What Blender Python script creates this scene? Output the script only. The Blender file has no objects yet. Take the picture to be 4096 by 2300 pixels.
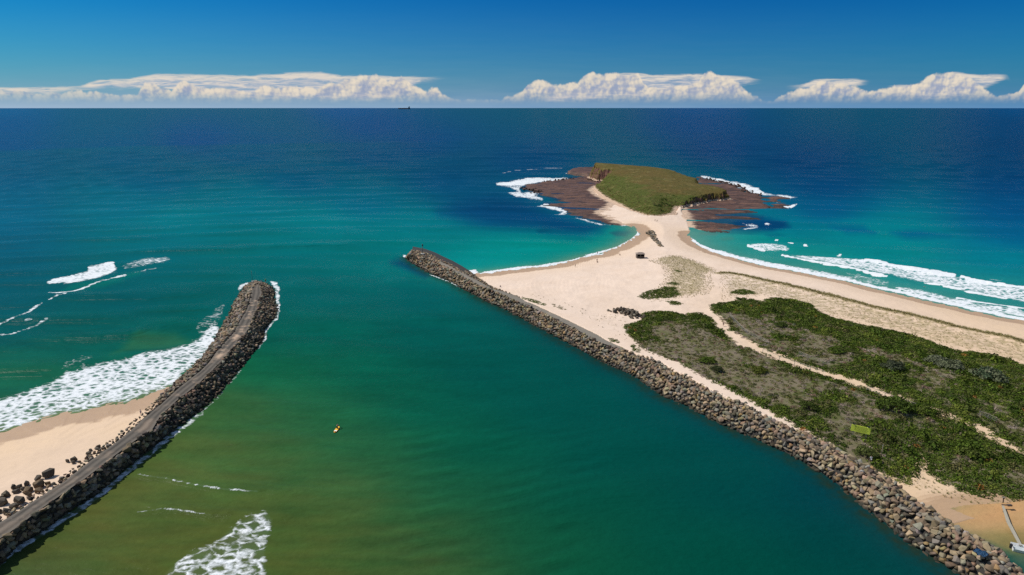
import bpy, bmesh, math, random
import numpy as np
from mathutils import Vector, Matrix, Quaternion

random.seed(7)
rng = np.random.default_rng(11)
S = bpy.context.scene
COL = S.collection
PI = math.pi

# ------------------------------------------------------------------ camera
CAMH, FPX, PITCH = 80.0, 2529.0, math.radians(15.9)
CP, SP = math.cos(PITCH), math.sin(PITCH)
cam_d = bpy.data.cameras.new("camera")
cam_d.sensor_width = 36.0
cam_d.lens = 36.0 * FPX / 4096.0
cam_d.clip_start, cam_d.clip_end = 1.0, 300000.0
cam = bpy.data.objects.new("camera", cam_d)
COL.objects.link(cam)
cam.location = (0, 0, CAMH)
cam.rotation_euler = (PI / 2 - PITCH, 0, 0)
S.camera = cam


def G(px, py, z=0.0):
    """pixel of the photograph -> place on the ground at height z"""
    xc, yc = (px - 2048.0) / FPX, (1150.0 - py) / FPX
    dy, dz = CP + yc * SP, -SP + yc * CP
    t = (z - CAMH) / dz
    return xc * t, dy * t


def W(pts, z=0.0):
    return np.array([G(p[0], p[1], p[2] if len(p) > 2 else z) for p in pts])


def to_pixel(x, y):
    """place on the water plane -> image pixel coordinates"""
    dep = y * CP + CAMH * SP
    up = y * SP - CAMH * CP
    return 2048 + FPX * x / dep, 1150 - FPX * up / dep


# ------------------------------------------------------------------ helpers
def tag(o, label=None, cat=None, group=None, kind=None):
    if label: o["label"] = label
    if cat: o["category"] = cat
    if group: o["group"] = group
    if kind: o["kind"] = kind
    return o


def link(name, me, mat=None, parent=None, smooth=False):
    o = bpy.data.objects.new(name, me)
    COL.objects.link(o)
    if mat and not me.materials: me.materials.append(mat)
    if parent: o.parent = parent
    if smooth: me.polygons.foreach_set("use_smooth", [True] * len(me.polygons))
    return o


def empty(name, loc, rz=0.0):
    o = bpy.data.objects.new(name, None)
    COL.objects.link(o)
    o.location = loc
    o.rotation_euler = (0, 0, rz)
    o.empty_display_size = 0.5
    return o


def big_mesh(name, V, Fc, smooth=True):
    """V (n,3); Fc (m,k) all the same k"""
    me = bpy.data.meshes.new(name)
    n, m, k = len(V), len(Fc), Fc.shape[1]
    me.vertices.add(n)
    me.vertices.foreach_set("co", np.ascontiguousarray(V, dtype=np.float32).ravel())
    me.loops.add(m * k)
    me.loops.foreach_set("vertex_index", np.ascontiguousarray(Fc, dtype=np.int32).ravel())
    me.polygons.add(m)
    me.polygons.foreach_set("loop_start", np.arange(0, m * k, k, dtype=np.int32))
    if smooth: me.polygons.foreach_set("use_smooth", np.ones(m, dtype=bool))
    me.update(calc_edges=True)
    me.validate()
    return me


def attr_f(me, name, vals):
    a = me.attributes.new(name, "FLOAT", "POINT")
    a.data.foreach_set("value", np.ascontiguousarray(vals, dtype=np.float32))


def attr_c(me, name, rgb):
    a = me.attributes.new(name, "FLOAT_COLOR", "POINT")
    c = np.ones((len(rgb), 4), np.float32)
    c[:, :3] = rgb
    a.data.foreach_set("color", c.ravel())


class MB:
    """collects boxes, bars and prisms into one mesh"""
    def __init__(s): s.bm = bmesh.new()

    def box(s, c, size, rot=None, taper=1.0):
        x, y, z = [v / 2 for v in size]
        R = rot.to_matrix() if rot else Matrix.Identity(3)
        vs = []
        for k in (-1, 1):
            t = taper if k > 0 else 1.0
            for i, j in ((-1, -1), (1, -1), (1, 1), (-1, 1)):
                vs.append(s.bm.verts.new(Vector(c) + R @ Vector((i * x * t, j * y * t, k * z))))
        for f in ((3, 2, 1, 0), (4, 5, 6, 7), (0, 1, 5, 4), (1, 2, 6, 5), (2, 3, 7, 6), (3, 0, 4, 7)):
            s.bm.faces.new([vs[i] for i in f])
        return s

    def rod(s, a, b, r, r2=None, n=8):
        a, b = Vector(a), Vector(b)
        r2 = r if r2 is None else r2
        q = (b - a).to_track_quat("Z", "Y")
        A = [s.bm.verts.new(a + q @ Vector((r * math.cos(t), r * math.sin(t), 0))) for t in np.linspace(0, 2 * PI, n, endpoint=False)]
        B = [s.bm.verts.new(b + q @ Vector((r2 * math.cos(t), r2 * math.sin(t), 0))) for t in np.linspace(0, 2 * PI, n, endpoint=False)]
        for i in range(n): s.bm.faces.new((A[i], A[(i + 1) % n], B[(i + 1) % n], B[i]))
        s.bm.faces.new(A[::-1]); s.bm.faces.new(B)
        return s

    def poly(s, pts, z0, z1):
        A = [s.bm.verts.new((p[0], p[1], z0)) for p in pts]
        B = [s.bm.verts.new((p[0], p[1], z1)) for p in pts]
        n = len(pts)
        for i in range(n): s.bm.faces.new((A[i], A[(i + 1) % n], B[(i + 1) % n], B[i]))
        s.bm.faces.new(A[::-1]); s.bm.faces.new(B)
        return s

    def build(s, name, mat, parent=None, bevel=0.0, smooth=False):
        if bevel: bmesh.ops.bevel(s.bm, geom=s.bm.edges[:], offset=bevel, segments=2, affect="EDGES")
        bmesh.ops.recalc_face_normals(s.bm, faces=s.bm.faces[:])
        me = bpy.data.meshes.new(name)
        s.bm.to_mesh(me); s.bm.free()
        return link(name, me, mat, parent, smooth)


# ---- numeric fields
def smooth(a, b, x):
    t = np.clip((x - a) / (b - a), 0, 1)
    return t * t * (3 - 2 * t)


_perm = rng.permutation(512)
_grad = rng.normal(size=(512, 2)); _grad /= np.linalg.norm(_grad, axis=1)[:, None]


def perlin(x, y):
    xi, yi = np.floor(x).astype(int), np.floor(y).astype(int)
    xf, yf = x - xi, y - yi
    u, v = xf * xf * xf * (xf * (xf * 6 - 15) + 10), yf * yf * yf * (yf * (yf * 6 - 15) + 10)

    def g(ix, iy, dx, dy):
        h = _perm[(_perm[ix & 511] + iy) & 511]
        return _grad[h, 0] * dx + _grad[h, 1] * dy
    a, b = g(xi, yi, xf, yf), g(xi + 1, yi, xf - 1, yf)
    c, d = g(xi, yi + 1, xf, yf - 1), g(xi + 1, yi + 1, xf - 1, yf - 1)
    return ((a + (b - a) * u) * (1 - v) + (c + (d - c) * u) * v) * 1.4


def fbm(x, y, o=4):
    s, a = 0, 0.55
    for i in range(o):
        s = s + a * perlin(x + 17.3 * i, y - 9.1 * i); x, y, a = x * 2.03, y * 2.03, a * 0.5
    return s


def sdist(P, X, Y, closed=True, margin=1e9):
    """signed distance (inside positive) to polygon, or plain distance to a polyline"""
    P = np.asarray(P, float)
    out = np.full(X.shape, -margin if closed else margin)
    lo, hi = P.min(0) - margin, P.max(0) + margin
    m = (X >= lo[0]) & (X <= hi[0]) & (Y >= lo[1]) & (Y <= hi[1])
    if not m.any(): return out
    x, y = X[m], Y[m]
    d2 = np.full(x.shape, 1e30); ins = np.zeros(x.shape, bool)
    n = len(P)
    for i in range(n if closed else n - 1):
        a, b = P[i], P[(i + 1) % n]
        e = b - a; L = e @ e + 1e-12
        t = np.clip(((x - a[0]) * e[0] + (y - a[1]) * e[1]) / L, 0, 1)
        d2 = np.minimum(d2, (x - a[0] - t * e[0]) ** 2 + (y - a[1] - t * e[1]) ** 2)
        if closed and a[1] != b[1]:
            c = (a[1] > y) != (b[1] > y)
            ins ^= c & (x < (b[0] - a[0]) * (y - a[1]) / (b[1] - a[1]) + a[0])
    d = np.sqrt(d2)
    out[m] = np.where(ins, d, -d) if closed else d
    if closed: out[m] = np.maximum(out[m], -margin)
    else: out[m] = np.minimum(out[m], margin)
    return out


def resample(P, n):
    P = np.asarray(P, float)
    s = np.r_[0, np.cumsum(np.linalg.norm(np.diff(P, axis=0), axis=1))]
    t = np.linspace(0, s[-1], n)
    return np.stack([np.interp(t, s, P[:, k]) for k in range(P.shape[1])], 1)


def srgb(*c):
    c = np.asarray(c, float) / 255.0
    return np.where(c <= 0.04045, c / 12.92, ((c + 0.055) / 1.055) ** 2.4)


def polar(r0, r1, nr, a0, a1, na):
    """fan-shaped sheet, finer close by"""
    u = np.linspace(1 / r0, 1 / r1, nr)
    r = 1 / u
    a = np.radians(np.linspace(a0, a1, na))
    R, A = np.meshgrid(r, a, indexing="ij")
    return R * np.sin(A), R * np.cos(A), R


def sheet(name, X, Y, Z, keep, attrs):
    nr, na = X.shape
    idx = np.arange(nr * na).reshape(nr, na)
    q = np.stack([idx[:-1, :-1], idx[:-1, 1:], idx[1:, 1:], idx[1:, :-1]], -1).reshape(-1, 4)
    kf = keep.ravel()
    q = q[kf[q].any(1)]
    used = np.unique(q)
    mp = np.full(nr * na, -1); mp[used] = np.arange(len(used))
    V = np.stack([X.ravel(), Y.ravel(), Z.ravel()], 1)[used]
    me = big_mesh(name, V, mp[q])
    for k, v in attrs.items():
        if v.ndim == 2: attr_f(me, k, v.ravel()[used])
        else: attr_c(me, k, v.reshape(-1, 3)[used])
    return me


# ------------------------------------------------------------------ materials
def new_mat(name):
    m = bpy.data.materials.new(name)
    m.use_nodes = True
    nt = m.node_tree
    b = nt.nodes["Principled BSDF"]
    return m, nt, b


class N:
    """tiny node-graph helper"""
    def __init__(s, nt): s.nt = nt

    def n(s, t, **kw):
        x = s.nt.nodes.new(t)
        for k, v in kw.items():
            if k.startswith("i_"):
                key = k[2:].replace("_", " ")
                s.put(x.inputs[key], v)
            elif k.startswith("I"): s.put(x.inputs[int(k[1:])], v)
            else: setattr(x, k, v)
        return x

    def put(s, sock, v):
        if isinstance(v, bpy.types.NodeSocket): s.nt.links.new(v, sock)
        elif v is not None: sock.default_value = v

    def m(s, op, a, b=None, c=None, clamp=False):
        x = s.n("ShaderNodeMath", operation=op, use_clamp=clamp)
        for i, v in enumerate((a, b, c)): s.put(x.inputs[i], v)
        return x.outputs[0]

    def mix(s, f, a, b, blend="MIX"):
        x = s.n("ShaderNodeMix", data_type="RGBA", blend_type=blend)
        s.put(x.inputs[0], f)
        for i, v in ((6, a), (7, b)): s.put(x.inputs[i], (*v, 1) if isinstance(v, tuple) and len(v) == 3 else v)
        return x.outputs[2]

    def ss(s, a, b, x):
        y = s.n("ShaderNodeMapRange", interpolation_type="SMOOTHSTEP")
        s.put(y.inputs[0], x); s.put(y.inputs[1], a); s.put(y.inputs[2], b)
        return y.outputs[0]

    def attr(s, name, out="Fac"):
        return s.n("ShaderNodeAttribute", attribute_name=name).outputs[out]

    def pos(s): return s.n("ShaderNodeNewGeometry").outputs["Position"]

    def scale(s, v, sc, loc=(0, 0, 0), rot=(0, 0, 0)):
        x = s.n("ShaderNodeMapping")
        s.put(x.inputs[0], v); x.inputs["Location"].default_value = loc
        x.inputs["Rotation"].default_value = rot; x.inputs["Scale"].default_value = sc
        return x.outputs[0]

    def noise(s, v, scale, detail=4, rough=0.55, dist=0.0, out="Fac"):
        x = s.n("ShaderNodeTexNoise", noise_dimensions="3D")
        s.put(x.inputs["Vector"], v); s.put(x.inputs["Scale"], scale)
        x.inputs["Detail"].default_value = detail; x.inputs["Roughness"].default_value = rough
        x.inputs["Distortion"].default_value = dist
        return x.outputs[out]

    def vor(s, v, scale, feature="F1", out="Distance", rand=1.0):
        x = s.n("ShaderNodeTexVoronoi", feature=feature)
        s.put(x.inputs["Vector"], v); s.put(x.inputs["Scale"], scale)
        x.inputs["Randomness"].default_value = rand
        return x.outputs[out]

    def ramp(s, f, stops):
        x = s.n("ShaderNodeValToRGB")
        s.put(x.inputs[0], f)
        cr = x.color_ramp
        while len(cr.elements) < len(stops): cr.elements.new(0.5)
        for e, (p, c) in zip(cr.elements, stops): e.position = p; e.color = (*c, 1)
        return x.outputs[0]

    def bump(s, h, strength=0.5, dist=0.1):
        x = s.n("ShaderNodeBump")
        x.inputs["Strength"].default_value = strength; x.inputs["Distance"].default_value = dist
        s.put(x.inputs["Height"], h)
        return x.outputs[0]


def flat_mat(name, rgb, rough=0.7, var=0.12, scale=6.0, metal=0.0, bump=0.0):
    """plain paint, cloth, metal or wood with a little procedural wear"""
    m, nt, b = new_mat(name)
    g = N(nt)
    co = g.n("ShaderNodeTexCoord").outputs["Object"]
    nz = g.noise(co, scale, 4, 0.6)
    k = g.m("MULTIPLY_ADD", nz, 2 * var, 1 - var)
    c = g.n("ShaderNodeVectorMath", operation="SCALE")
    c.inputs[0].default_value = rgb; g.put(c.inputs["Scale"], k)
    g.put(b.inputs["Base Color"], c.outputs[0])
    b.inputs["Roughness"].default_value = rough; b.inputs["Metallic"].default_value = metal
    if bump: g.put(b.inputs["Normal"], g.bump(nz, bump, 0.02))
    return m

# ------------------------------------------------------------------ traced image coordinates (photo points of the coast)
BAY = [(1882, 1101), (1907, 1094), (1965, 1091), (2020, 1083), (2076, 1077), (2150, 1067), (2205, 1063), (2261, 1049), (2316, 1033),
       (2357, 1024), (2410, 1016), (2427, 1002), (2468, 991), (2498, 975), (2532, 955), (2554, 939), (2557, 930), (2545, 918), (2532, 905)]
NECK_L = [(2530, 903), (2500, 889), (2460, 874), (2425, 858), (2398, 846), (2420, 836), (2450, 822), (2455, 808), (2435, 798), (2400, 780), (2372, 760), (2380, 748), (2400, 742)]
NECK_R = [(2722, 846), (2730, 856), (2740, 868), (2749, 904)]
OCEAN = [(2755, 932), (2755, 946), (2768, 962), (2793, 981), (2856, 1009), (2918, 1027), (2996, 1049), (3073, 1068), (3167, 1083), (3260, 1102), (3300, 1109),
         (3404, 1130), (3507, 1158), (3611, 1180), (3715, 1206), (3819, 1228), (3922, 1252), (4026, 1273), (4096, 1284), (4400, 1345), (5000, 1460)]
LAGOON = [(5000, 2010), (4500, 2010), (4250, 2030), (4096, 2052), (4000, 2058), (3900, 2060), (3830, 2075), (3790, 2088)]
# long wall: channel waterline, channel crest edge, land-side crest edge, land-side foot
RW_WL = [(1622, 1032), (1636, 1044), (1683, 1074), (1721, 1094), (1760, 1110), (1815, 1133), (1843, 1153), (1890, 1174), (1937, 1202), (2006, 1232), (2075, 1265),
         (2131, 1298), (2258, 1364), (2400, 1442), (2462, 1472), (2500, 1486), (2578, 1533), (2649, 1584), (2718, 1612), (2780, 1642), (2873, 1692), (2967, 1732),
         (3060, 1772), (3122, 1800), (3200, 1842), (3266, 1880), (3339, 1932), (3395, 1976), (3435, 2010), (3500, 2068), (3575, 2122), (3619, 2165),
         (3721, 2224), (3812, 2284), (3950, 2370), (4130, 2480)]
RW_C1 = [(1640, 1016), (1660, 1020), (1700, 1036), (1740, 1052), (1777, 1066), (1815, 1085), (1849, 1105), (1890, 1130), (1965, 1160), (2037, 1193), (2092, 1215),
         (2150, 1240), (2275, 1302), (2400, 1371), (2440, 1383), (2484, 1402), (2546, 1436), (2568, 1444), (2643, 1481), (2690, 1506), (2760, 1540), (2830, 1570), (2873, 1592),
         (2950, 1632), (3029, 1668), (3100, 1700), (3200, 1755), (3290, 1800), (3353, 1835), (3430, 1880), (3506, 1930), (3590, 1985), (3640, 2020),
         (3760, 2100), (3880, 2175), (4010, 2265), (4200, 2390)]
RW_C2 = [(1648, 1006), (1666, 1004), (1702, 1016), (1732, 1030), (1771, 1049), (1807, 1066), (1827, 1080), (1871, 1102), (1910, 1121), (1973, 1157), (2017, 1166),
         (2062, 1182), (2103, 1202), (2150, 1221), (2274, 1278), (2400, 1340), (2434, 1361), (2490, 1386), (2524, 1402), (2559, 1417), (2593, 1424), (2649, 1445),
         (2674, 1461), (2710, 1484), (2749, 1496), (2780, 1517), (2830, 1545), (2873, 1567), (2930, 1595), (2979, 1607), (3029, 1632), (3070, 1660), (3135, 1691), (3197, 1719),
         (3275, 1755), (3353, 1793), (3416, 1828), (3464, 1852), (3520, 1898), (3591, 1934), (3622, 1966), (3674, 2002), (3732, 2040),
         (3777, 2065), (3832, 2109), (3901, 2145), (3992, 2194), (4056, 2252), (4089, 2295), (4280, 2400)]
# short curved wall
LW_L = [(1026, 1122), (1010, 1126), (979, 1146), (963, 1171), (941, 1207), (921, 1247), (905, 1283), (877, 1324), (866, 1352), (838, 1390), (816, 1421), (791, 1450),
        (744, 1496), (681, 1552), (629, 1605), (573, 1658), (530, 1700), (490, 1742), (435, 1787), (345, 1855), (247, 1932), (135, 2005), (48, 2062), (-20, 2100), (-300, 2290)]
LW_C1 = [(1026, 1136), (1018, 1144), (1004, 1166), (996, 1205), (985, 1238), (966, 1271), (949, 1299), (935, 1327), (899, 1368), (866, 1404), (836, 1448), (800, 1484),
         (716, 1549), (641, 1618), (569, 1677), (510, 1730), (448, 1779), (353, 1847), (257, 1924), (145, 1995), (58, 2053), (0, 2086), (-280, 2275)]
LW_C2 = [(1034, 1136), (1040, 1144), (1049, 1169), (1037, 1205), (1029, 1238), (1013, 1271), (1002, 1299), (988, 1327), (954, 1363), (927, 1396), (888, 1443), (800, 1531),
         (713, 1599), (647, 1658), (614, 1715), (531, 1770), (436, 1841), (353, 1907), (249, 1978), (154, 2044), (41, 2131), (0, 2156), (-220, 2320)]
LW_WL = [(1040, 1128), (1062, 1132), (1085, 1145), (1098, 1160), (1096, 1194), (1109, 1241), (1101, 1271), (1079, 1293), (1060, 1315), (1057, 1351), (1032, 1390), (1004, 1418),
         (982, 1450), (940, 1500), (880, 1572), (800, 1642), (759, 1673), (706, 1711), (669, 1738), (593, 1800), (506, 1872), (415, 1951), (332, 2009), (249, 2063),
         (195, 2109), (124, 2150), (54, 2192), (0, 2258), (-60, 2310), (-180, 2420)]
LB_SHORE = [(-900, 1985), (-300, 1815), (-120, 1762), (0, 1728), (65, 1709), (140, 1685), (187, 1667), (268, 1651), (373, 1636), (436, 1614), (513, 1611), (566, 1586), (622, 1570), (690, 1546)]
SCRUB_E = [(2849, 1246), (2850, 1228), (2868, 1213), (2937, 1206), (2949, 1195), (3011, 1199), (3058, 1209), (3089, 1192), (3167, 1195), (3229, 1212), (3248, 1227), (3270, 1249),
           (3322, 1271), (3400, 1287), (3449, 1302), (3577, 1326), (3667, 1350), (3767, 1385), (3804, 1398), (3942, 1415), (4039, 1440), (4096, 1467), (4300, 1520), (5000, 1640),
           (5000, 2060), (4600, 1925), (4300, 1832), (4070, 1752), (3975, 1712), (3955, 1690), (3890, 1683), (3790, 1648), (3688, 1616),
           (3583, 1580), (3448, 1524), (3354, 1503), (3277, 1478), (3194, 1450), (3124, 1423), (3055, 1395), (2990, 1362), (2945, 1336), (2905, 1300), (2878, 1268)]
SCRUB_W = [(2503, 1303), (2530, 1296), (2575, 1280), (2571, 1258), (2618, 1246), (2680, 1249), (2742, 1262), (2798, 1252), (2838, 1270), (2872, 1312), (2907, 1347), (2960, 1385), (3038, 1413),
           (3124, 1446), (3194, 1474), (3277, 1500), (3354, 1524), (3448, 1548), (3553, 1592), (3688, 1631), (3750, 1640), (3800, 1662), (3890, 1688), (3950, 1714), (4060, 1762), (4300, 1852), (4600, 1965), (4400, 1975), (4250, 1962), (4096, 1948), (4000, 1923), (3896, 1913), (3809, 1889), (3745, 1858), (3712, 1826), (3700, 1782), (3680, 1788), (3688, 1835), (3640, 1872), (3610, 1874), (3548, 1853), (3485, 1834),
           (3409, 1806), (3357, 1775), (3287, 1738), (3200, 1706), (3154, 1684), (3076, 1648), (3029, 1624), (2951, 1585), (2905, 1562), (2842, 1529), (2780, 1503),
           (2718, 1462), (2649, 1438), (2590, 1414), (2546, 1386), (2543, 1365), (2512, 1346), (2506, 1318)]
DUNE_N = [(2593, 1034), (2649, 1018), (2701, 1009), (2773, 1029), (2836, 1052), (2866, 1070), (2864, 1092), (2845, 1106), (2858, 1150), (2830, 1185), (2720, 1200), (2600, 1215), (2590, 1185), (2650, 1130), (2655, 1090), (2640, 1062)]
DUNE_S = [(2876, 1092), (2930, 1090), (3000, 1106), (3100, 1126), (3200, 1150), (3300, 1174), (3473, 1219), (3646, 1255), (3819, 1300), (3992, 1335), (4096, 1366), (4400, 1440), (5000, 1560), (5000, 1640),
          (4300, 1520), (4096, 1467), (3942, 1415), (3767, 1385), (3577, 1326), (3400, 1287), (3270, 1249), (3089, 1190), (2949, 1195), (2880, 1205), (2875, 1150)]
DUNE_F = [(2880, 1094), (2930, 1092), (3000, 1108), (3100, 1128), (3200, 1152), (3300, 1176), (3473, 1221), (3646, 1257), (3819, 1302), (3992, 1337), (4096, 1368), (4400, 1440)]
DUNE_W = [(2080, 1176), (2160, 1205), (2215, 1212), (2270, 1240), (2340, 1282), (2420, 1330), (2480, 1370), (2560, 1395), (2540, 1340), (2500, 1300), (2560, 1230), (2470, 1235), (2400, 1260), (2330, 1240), (2230, 1205), (2130, 1180)]
DUNE_B = [(3590, 1880), (3700, 1860), (3800, 1900), (3900, 1925), (4000, 1935), (4096, 1960), (4300, 1990), (4300, 2025), (4096, 2010), (3950, 1985), (3800, 1945), (3700, 1915)]
HILL_G = [(2370, 745, 3), (2393, 766, 2.5), (2412, 783, 2.5), (2453, 805, 2.5), (2481, 819, 2.5), (2523, 838, 3), (2578, 855, 3), (2591, 858, 3), (2647, 858, 3), (2702, 848, 3), (2722, 823, 3)]
HILL_C = [(2722, 823, 3), (2785, 814, 2), (2841, 805, 1.5), (2882, 799, 1.5), (2932, 794, 1.5), (2910, 752, 8), (2862, 740, 9), (2808, 729, 10), (2812, 718, 9), (2797, 700, 13),
          (2780, 692, 14.5), (2710, 670, 16), (2619, 657, 17), (2536, 653, 17), (2464, 649, 17), (2412, 651, 16), (2385, 664, 9), (2350, 700, 1.5), (2352, 712, 1.5), (2380, 721, 1.5), (2426, 724, 1.5), (2400, 735, 2), (2370, 745, 3)]
PLAT_L = [(2517, 901), (2481, 900), (2412, 894), (2343, 878), (2293, 861), (2275, 851), (2218, 836), (2180, 818), (2185, 812), (2262, 812), (2204, 794), (2174, 780), (2135, 777), (2157, 766),
          (2094, 755), (2090, 748), (2105, 738), (2166, 727), (2246, 719), (2287, 713), (2350, 704), (2450, 712), (2480, 800), (2480, 870)]
PROM_L = [(2268, 686), (2276, 676), (2304, 670), (2370, 668), (2420, 664), (2430, 690), (2370, 700), (2300, 692)]
PLAT_R = [(2790, 703), (2807, 711), (2841, 719), (2882, 727), (2937, 738), (2971, 755), (2998, 769), (3043, 777), (3056, 785), (3062, 806), (3084, 830), (3062, 843), (2979, 852), (2960, 860), (3048, 862), (3020, 882), (2960, 896), (2951, 906),
          (2990, 915), (2943, 927), (2854, 930), (2793, 922), (2735, 908), (2700, 870), (2700, 840), (2760, 800)]
REEF_R = [[(3058, 796), (3068, 786), (3103, 780), (3156, 791), (3140, 798), (3114, 806), (3075, 806)], [(3070, 816), (3120, 812), (3160, 816), (3150, 822), (3100, 823)], [(3085, 828), (3125, 825), (3120, 832), (3090, 834)],
          [(2880, 870), (2950, 866), (3046, 860), (3030, 868), (2930, 878)]]

RWL, RC1, RC2 = W(RW_WL, 0), W(RW_C1, 4.3), W(RW_C2, 4.3)
LL, LC1, LC2, LWL = W(LW_L, 0.6), W(LW_C1, 4.2), W(LW_C2, 4.2), W(LW_WL, 0)
bay, ocean, lagoon = W(BAY), W(OCEAN), W(LAGOON)
spit_poly = np.vstack([bay, W(NECK_L, 1.0), W(HILL_G[4:]), W(NECK_R, 1.0), ocean, lagoon, RC2[:RW_C2.index((3777, 2065)) + 1][::-1][:-9]])
lb_poly = np.vstack([W(LB_SHORE), (LC1[11:] + LC2[11:]) / 2, W([(-900, 2600)], 2)])
scrubE, scrubW = W(SCRUB_E, 3.8), W(SCRUB_W, 3.8)
duneN, duneS, duneW, duneB = W(DUNE_N, 3.4), W(DUNE_S, 3.6), W(DUNE_W, 3.6), W(DUNE_B, 3.4)
duneF = W(DUNE_F, 3.4)
neck_l, neck_r = W([BAY[-1]] + NECK_L[:-1], 0.8), W(NECK_R[1:] + [OCEAN[0]], 0.8)
hill_g, hill_c = W(HILL_G), W(HILL_C)
hill_poly = np.vstack([hill_g[:-1], hill_c[:-1]])
plat_l, plat_r, prom_l = W(PLAT_L), W(PLAT_R), W(PROM_L, 3.0)
reefs = [W(p) for p in REEF_R]


# ------------------------------------------------------------------ ground heights
def spit_fields(X, Y):
    ins = sdist(spit_poly, X, Y, margin=60)
    db = sdist(bay, X, Y, False, 90)
    do = sdist(ocean, X, Y, False, 90)
    dl = sdist(lagoon, X, Y, False, 90)
    d = np.minimum(np.minimum(db, do), dl)
    dn = np.minimum(sdist(neck_l, X, Y, False, 60), sdist(neck_r, X, Y, False, 60))
    de, dw = sdist(scrubE, X, Y, margin=40), sdist(scrubW, X, Y, margin=40)
    scrub = np.maximum(de, dw)
    h_in = 1.9 * smooth(0, 22, np.minimum(db, do)) + 2.0 * smooth(18, 70, np.minimum(db, do))
    h_in = np.minimum(h_in, 0.02 * np.minimum(dl, 30) + 3.6 * smooth(10, 50, dl) + 0.1)
    h_in = np.minimum(h_in, 0.55 + 0.07 * dn)
    h_in = h_in + 0.5 * smooth(-2, 8, scrub) + 0.55 * fbm(X / 14, Y / 14, 4) * smooth(8, 40, d) + 0.12 * fbm(X / 3.1, Y / 3.1, 3) * smooth(6, 25, d)
    h_in = h_in + 0.9 * np.exp(-(sdist(duneF, X, Y, False, 20) / 5.0) ** 2)
    h_in = h_in + 0.03 * fbm(X / 4, Y / 9, 2)
    dwall = sdist(RC2, X, Y, False, 40)
    wl = smooth(16, 2, dwall) * smooth(30, 62, dl) * smooth(275, 235, Y)
    h_in = h_in + (4.45 + 0.06 * fbm(X / 3, Y / 3, 2) - h_in) * wl
    z = np.where(ins >= 0, h_in, -0.09 * np.minimum(-ins, 25) - 0.02)
    return z, ins, db, do, dl, de, dw


def spit_z(x, y):
    return spit_fields(np.atleast_1d(np.asarray(x, float)), np.atleast_1d(np.asarray(y, float)))[0]


def lb_fields(X, Y):
    ins = sdist(lb_poly, X, Y, margin=60)
    d = sdist(W(LB_SHORE), X, Y, False, 80)
    h = 1.9 * smooth(0, 26, d) + 1.0 * smooth(20, 60, d) + 0.35 * fbm(X / 12 + 5, Y / 12, 4) * smooth(8, 30, d) + 0.02 * fbm(X / 3, Y / 6, 2)
    return np.where(ins >= 0, h, -0.08 * np.minimum(-ins, 25) - 0.02), ins, d


def lb_z(x, y):
    return lb_fields(np.atleast_1d(np.asarray(x, float)), np.atleast_1d(np.asarray(y, float)))[0]


def hill_fields(X, Y):
    ins = sdist(hill_poly, X, Y, margin=30)
    dg = sdist(hill_g, X, Y, False, 120)
    dc = sdist(hill_c, X, Y, False, 120)
    D = Y
    top = 8.6 + np.clip((D - 520) / 235, -0.05, 1.02) * 8.4 + 1.1 * fbm(X / 30, Y / 30, 4) + 0.16 * fbm(X / 4, Y / 4, 3) - 3.2 * np.exp(-dc / 9.0)
    top = top - 1.2 * smooth(25, 95, X - 0.245 * Y + 50)
    jag = 4.2 * fbm(X / 9, Y / 9, 4) + 1.6 * fbm(X / 2.7, Y / 2.7, 2)
    cl = np.maximum(dc + jag - 0.6, 0)
    cliff = 1.15 * cl + 1.35 * np.floor(cl / 1.9) + 0.7 * fbm(X / 3.0, Y / 3.0, 2)
    bank = 1.4 + 0.36 * dg + 0.8 * fbm(X / 11, Y / 11, 4) * smooth(0, 8, dg) + 0.25 * fbm(X / 2.5, Y / 2.5, 2)
    k = 3.0
    h = -np.log(np.exp(-np.clip(bank, -5, 60) / k) + np.exp(-np.clip(top, -5, 60) / k)) * k
    h = np.minimum(h, 0.4 + cliff)
    return np.where(ins >= 0, np.maximum(h, 0.3), 0.6 + 0.9 * ins), ins, dg, dc


def plat_fields(X, Y):
    a, b, c = sdist(plat_l, X, Y, margin=40), sdist(plat_r, X, Y, margin=40), sdist(prom_l, X, Y, margin=20)
    e = np.full(X.shape, -40.0)
    for p in reefs: e = np.maximum(e, sdist(p, X, Y, margin=10))
    rag = 2.6 * fbm(X / 13, Y / 30, 4) + 1.6 * fbm(X / 3.5, Y / 7, 3)
    d = np.maximum(np.maximum(a, b), e) + rag
    u = X * 0.28 + Y * 0.96
    bed = np.abs(fbm(X / 70, u / 9, 4))
    ledge = 0.46 * np.floor(3.2 * fbm(X / 60 + 3, u / 16, 4)) / 1.6 + 0.60 * (bed - 0.2) + 0.28 * fbm(X / 2.5, Y / 2.5, 3)
    h = 0.80 * smooth(-1, 7, d) + ledge
    pool = sdist(W([(2830, 888), (2890, 848), (2990, 856), (3040, 868), (2990, 900), (2930, 903), (2880, 905)]), X, Y, margin=15)
    h = h - 0.85 * smooth(-6, 6, pool + 1.5 * rag)
    pc = np.maximum(c + 2.0 * fbm(X / 8, Y / 8, 3), -8)
    h = np.maximum(h, np.where(pc > 0, np.minimum(0.5 + 0.8 * pc, 3.6 + 0.5 * fbm(X / 6, Y / 6, 3)), -9))
    return np.where((d > -6) | (pc > 0), np.where((d < -1) & (pc <= 0), np.minimum(h, -0.3 + 0.1 * d), h), -3.0), d


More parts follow.
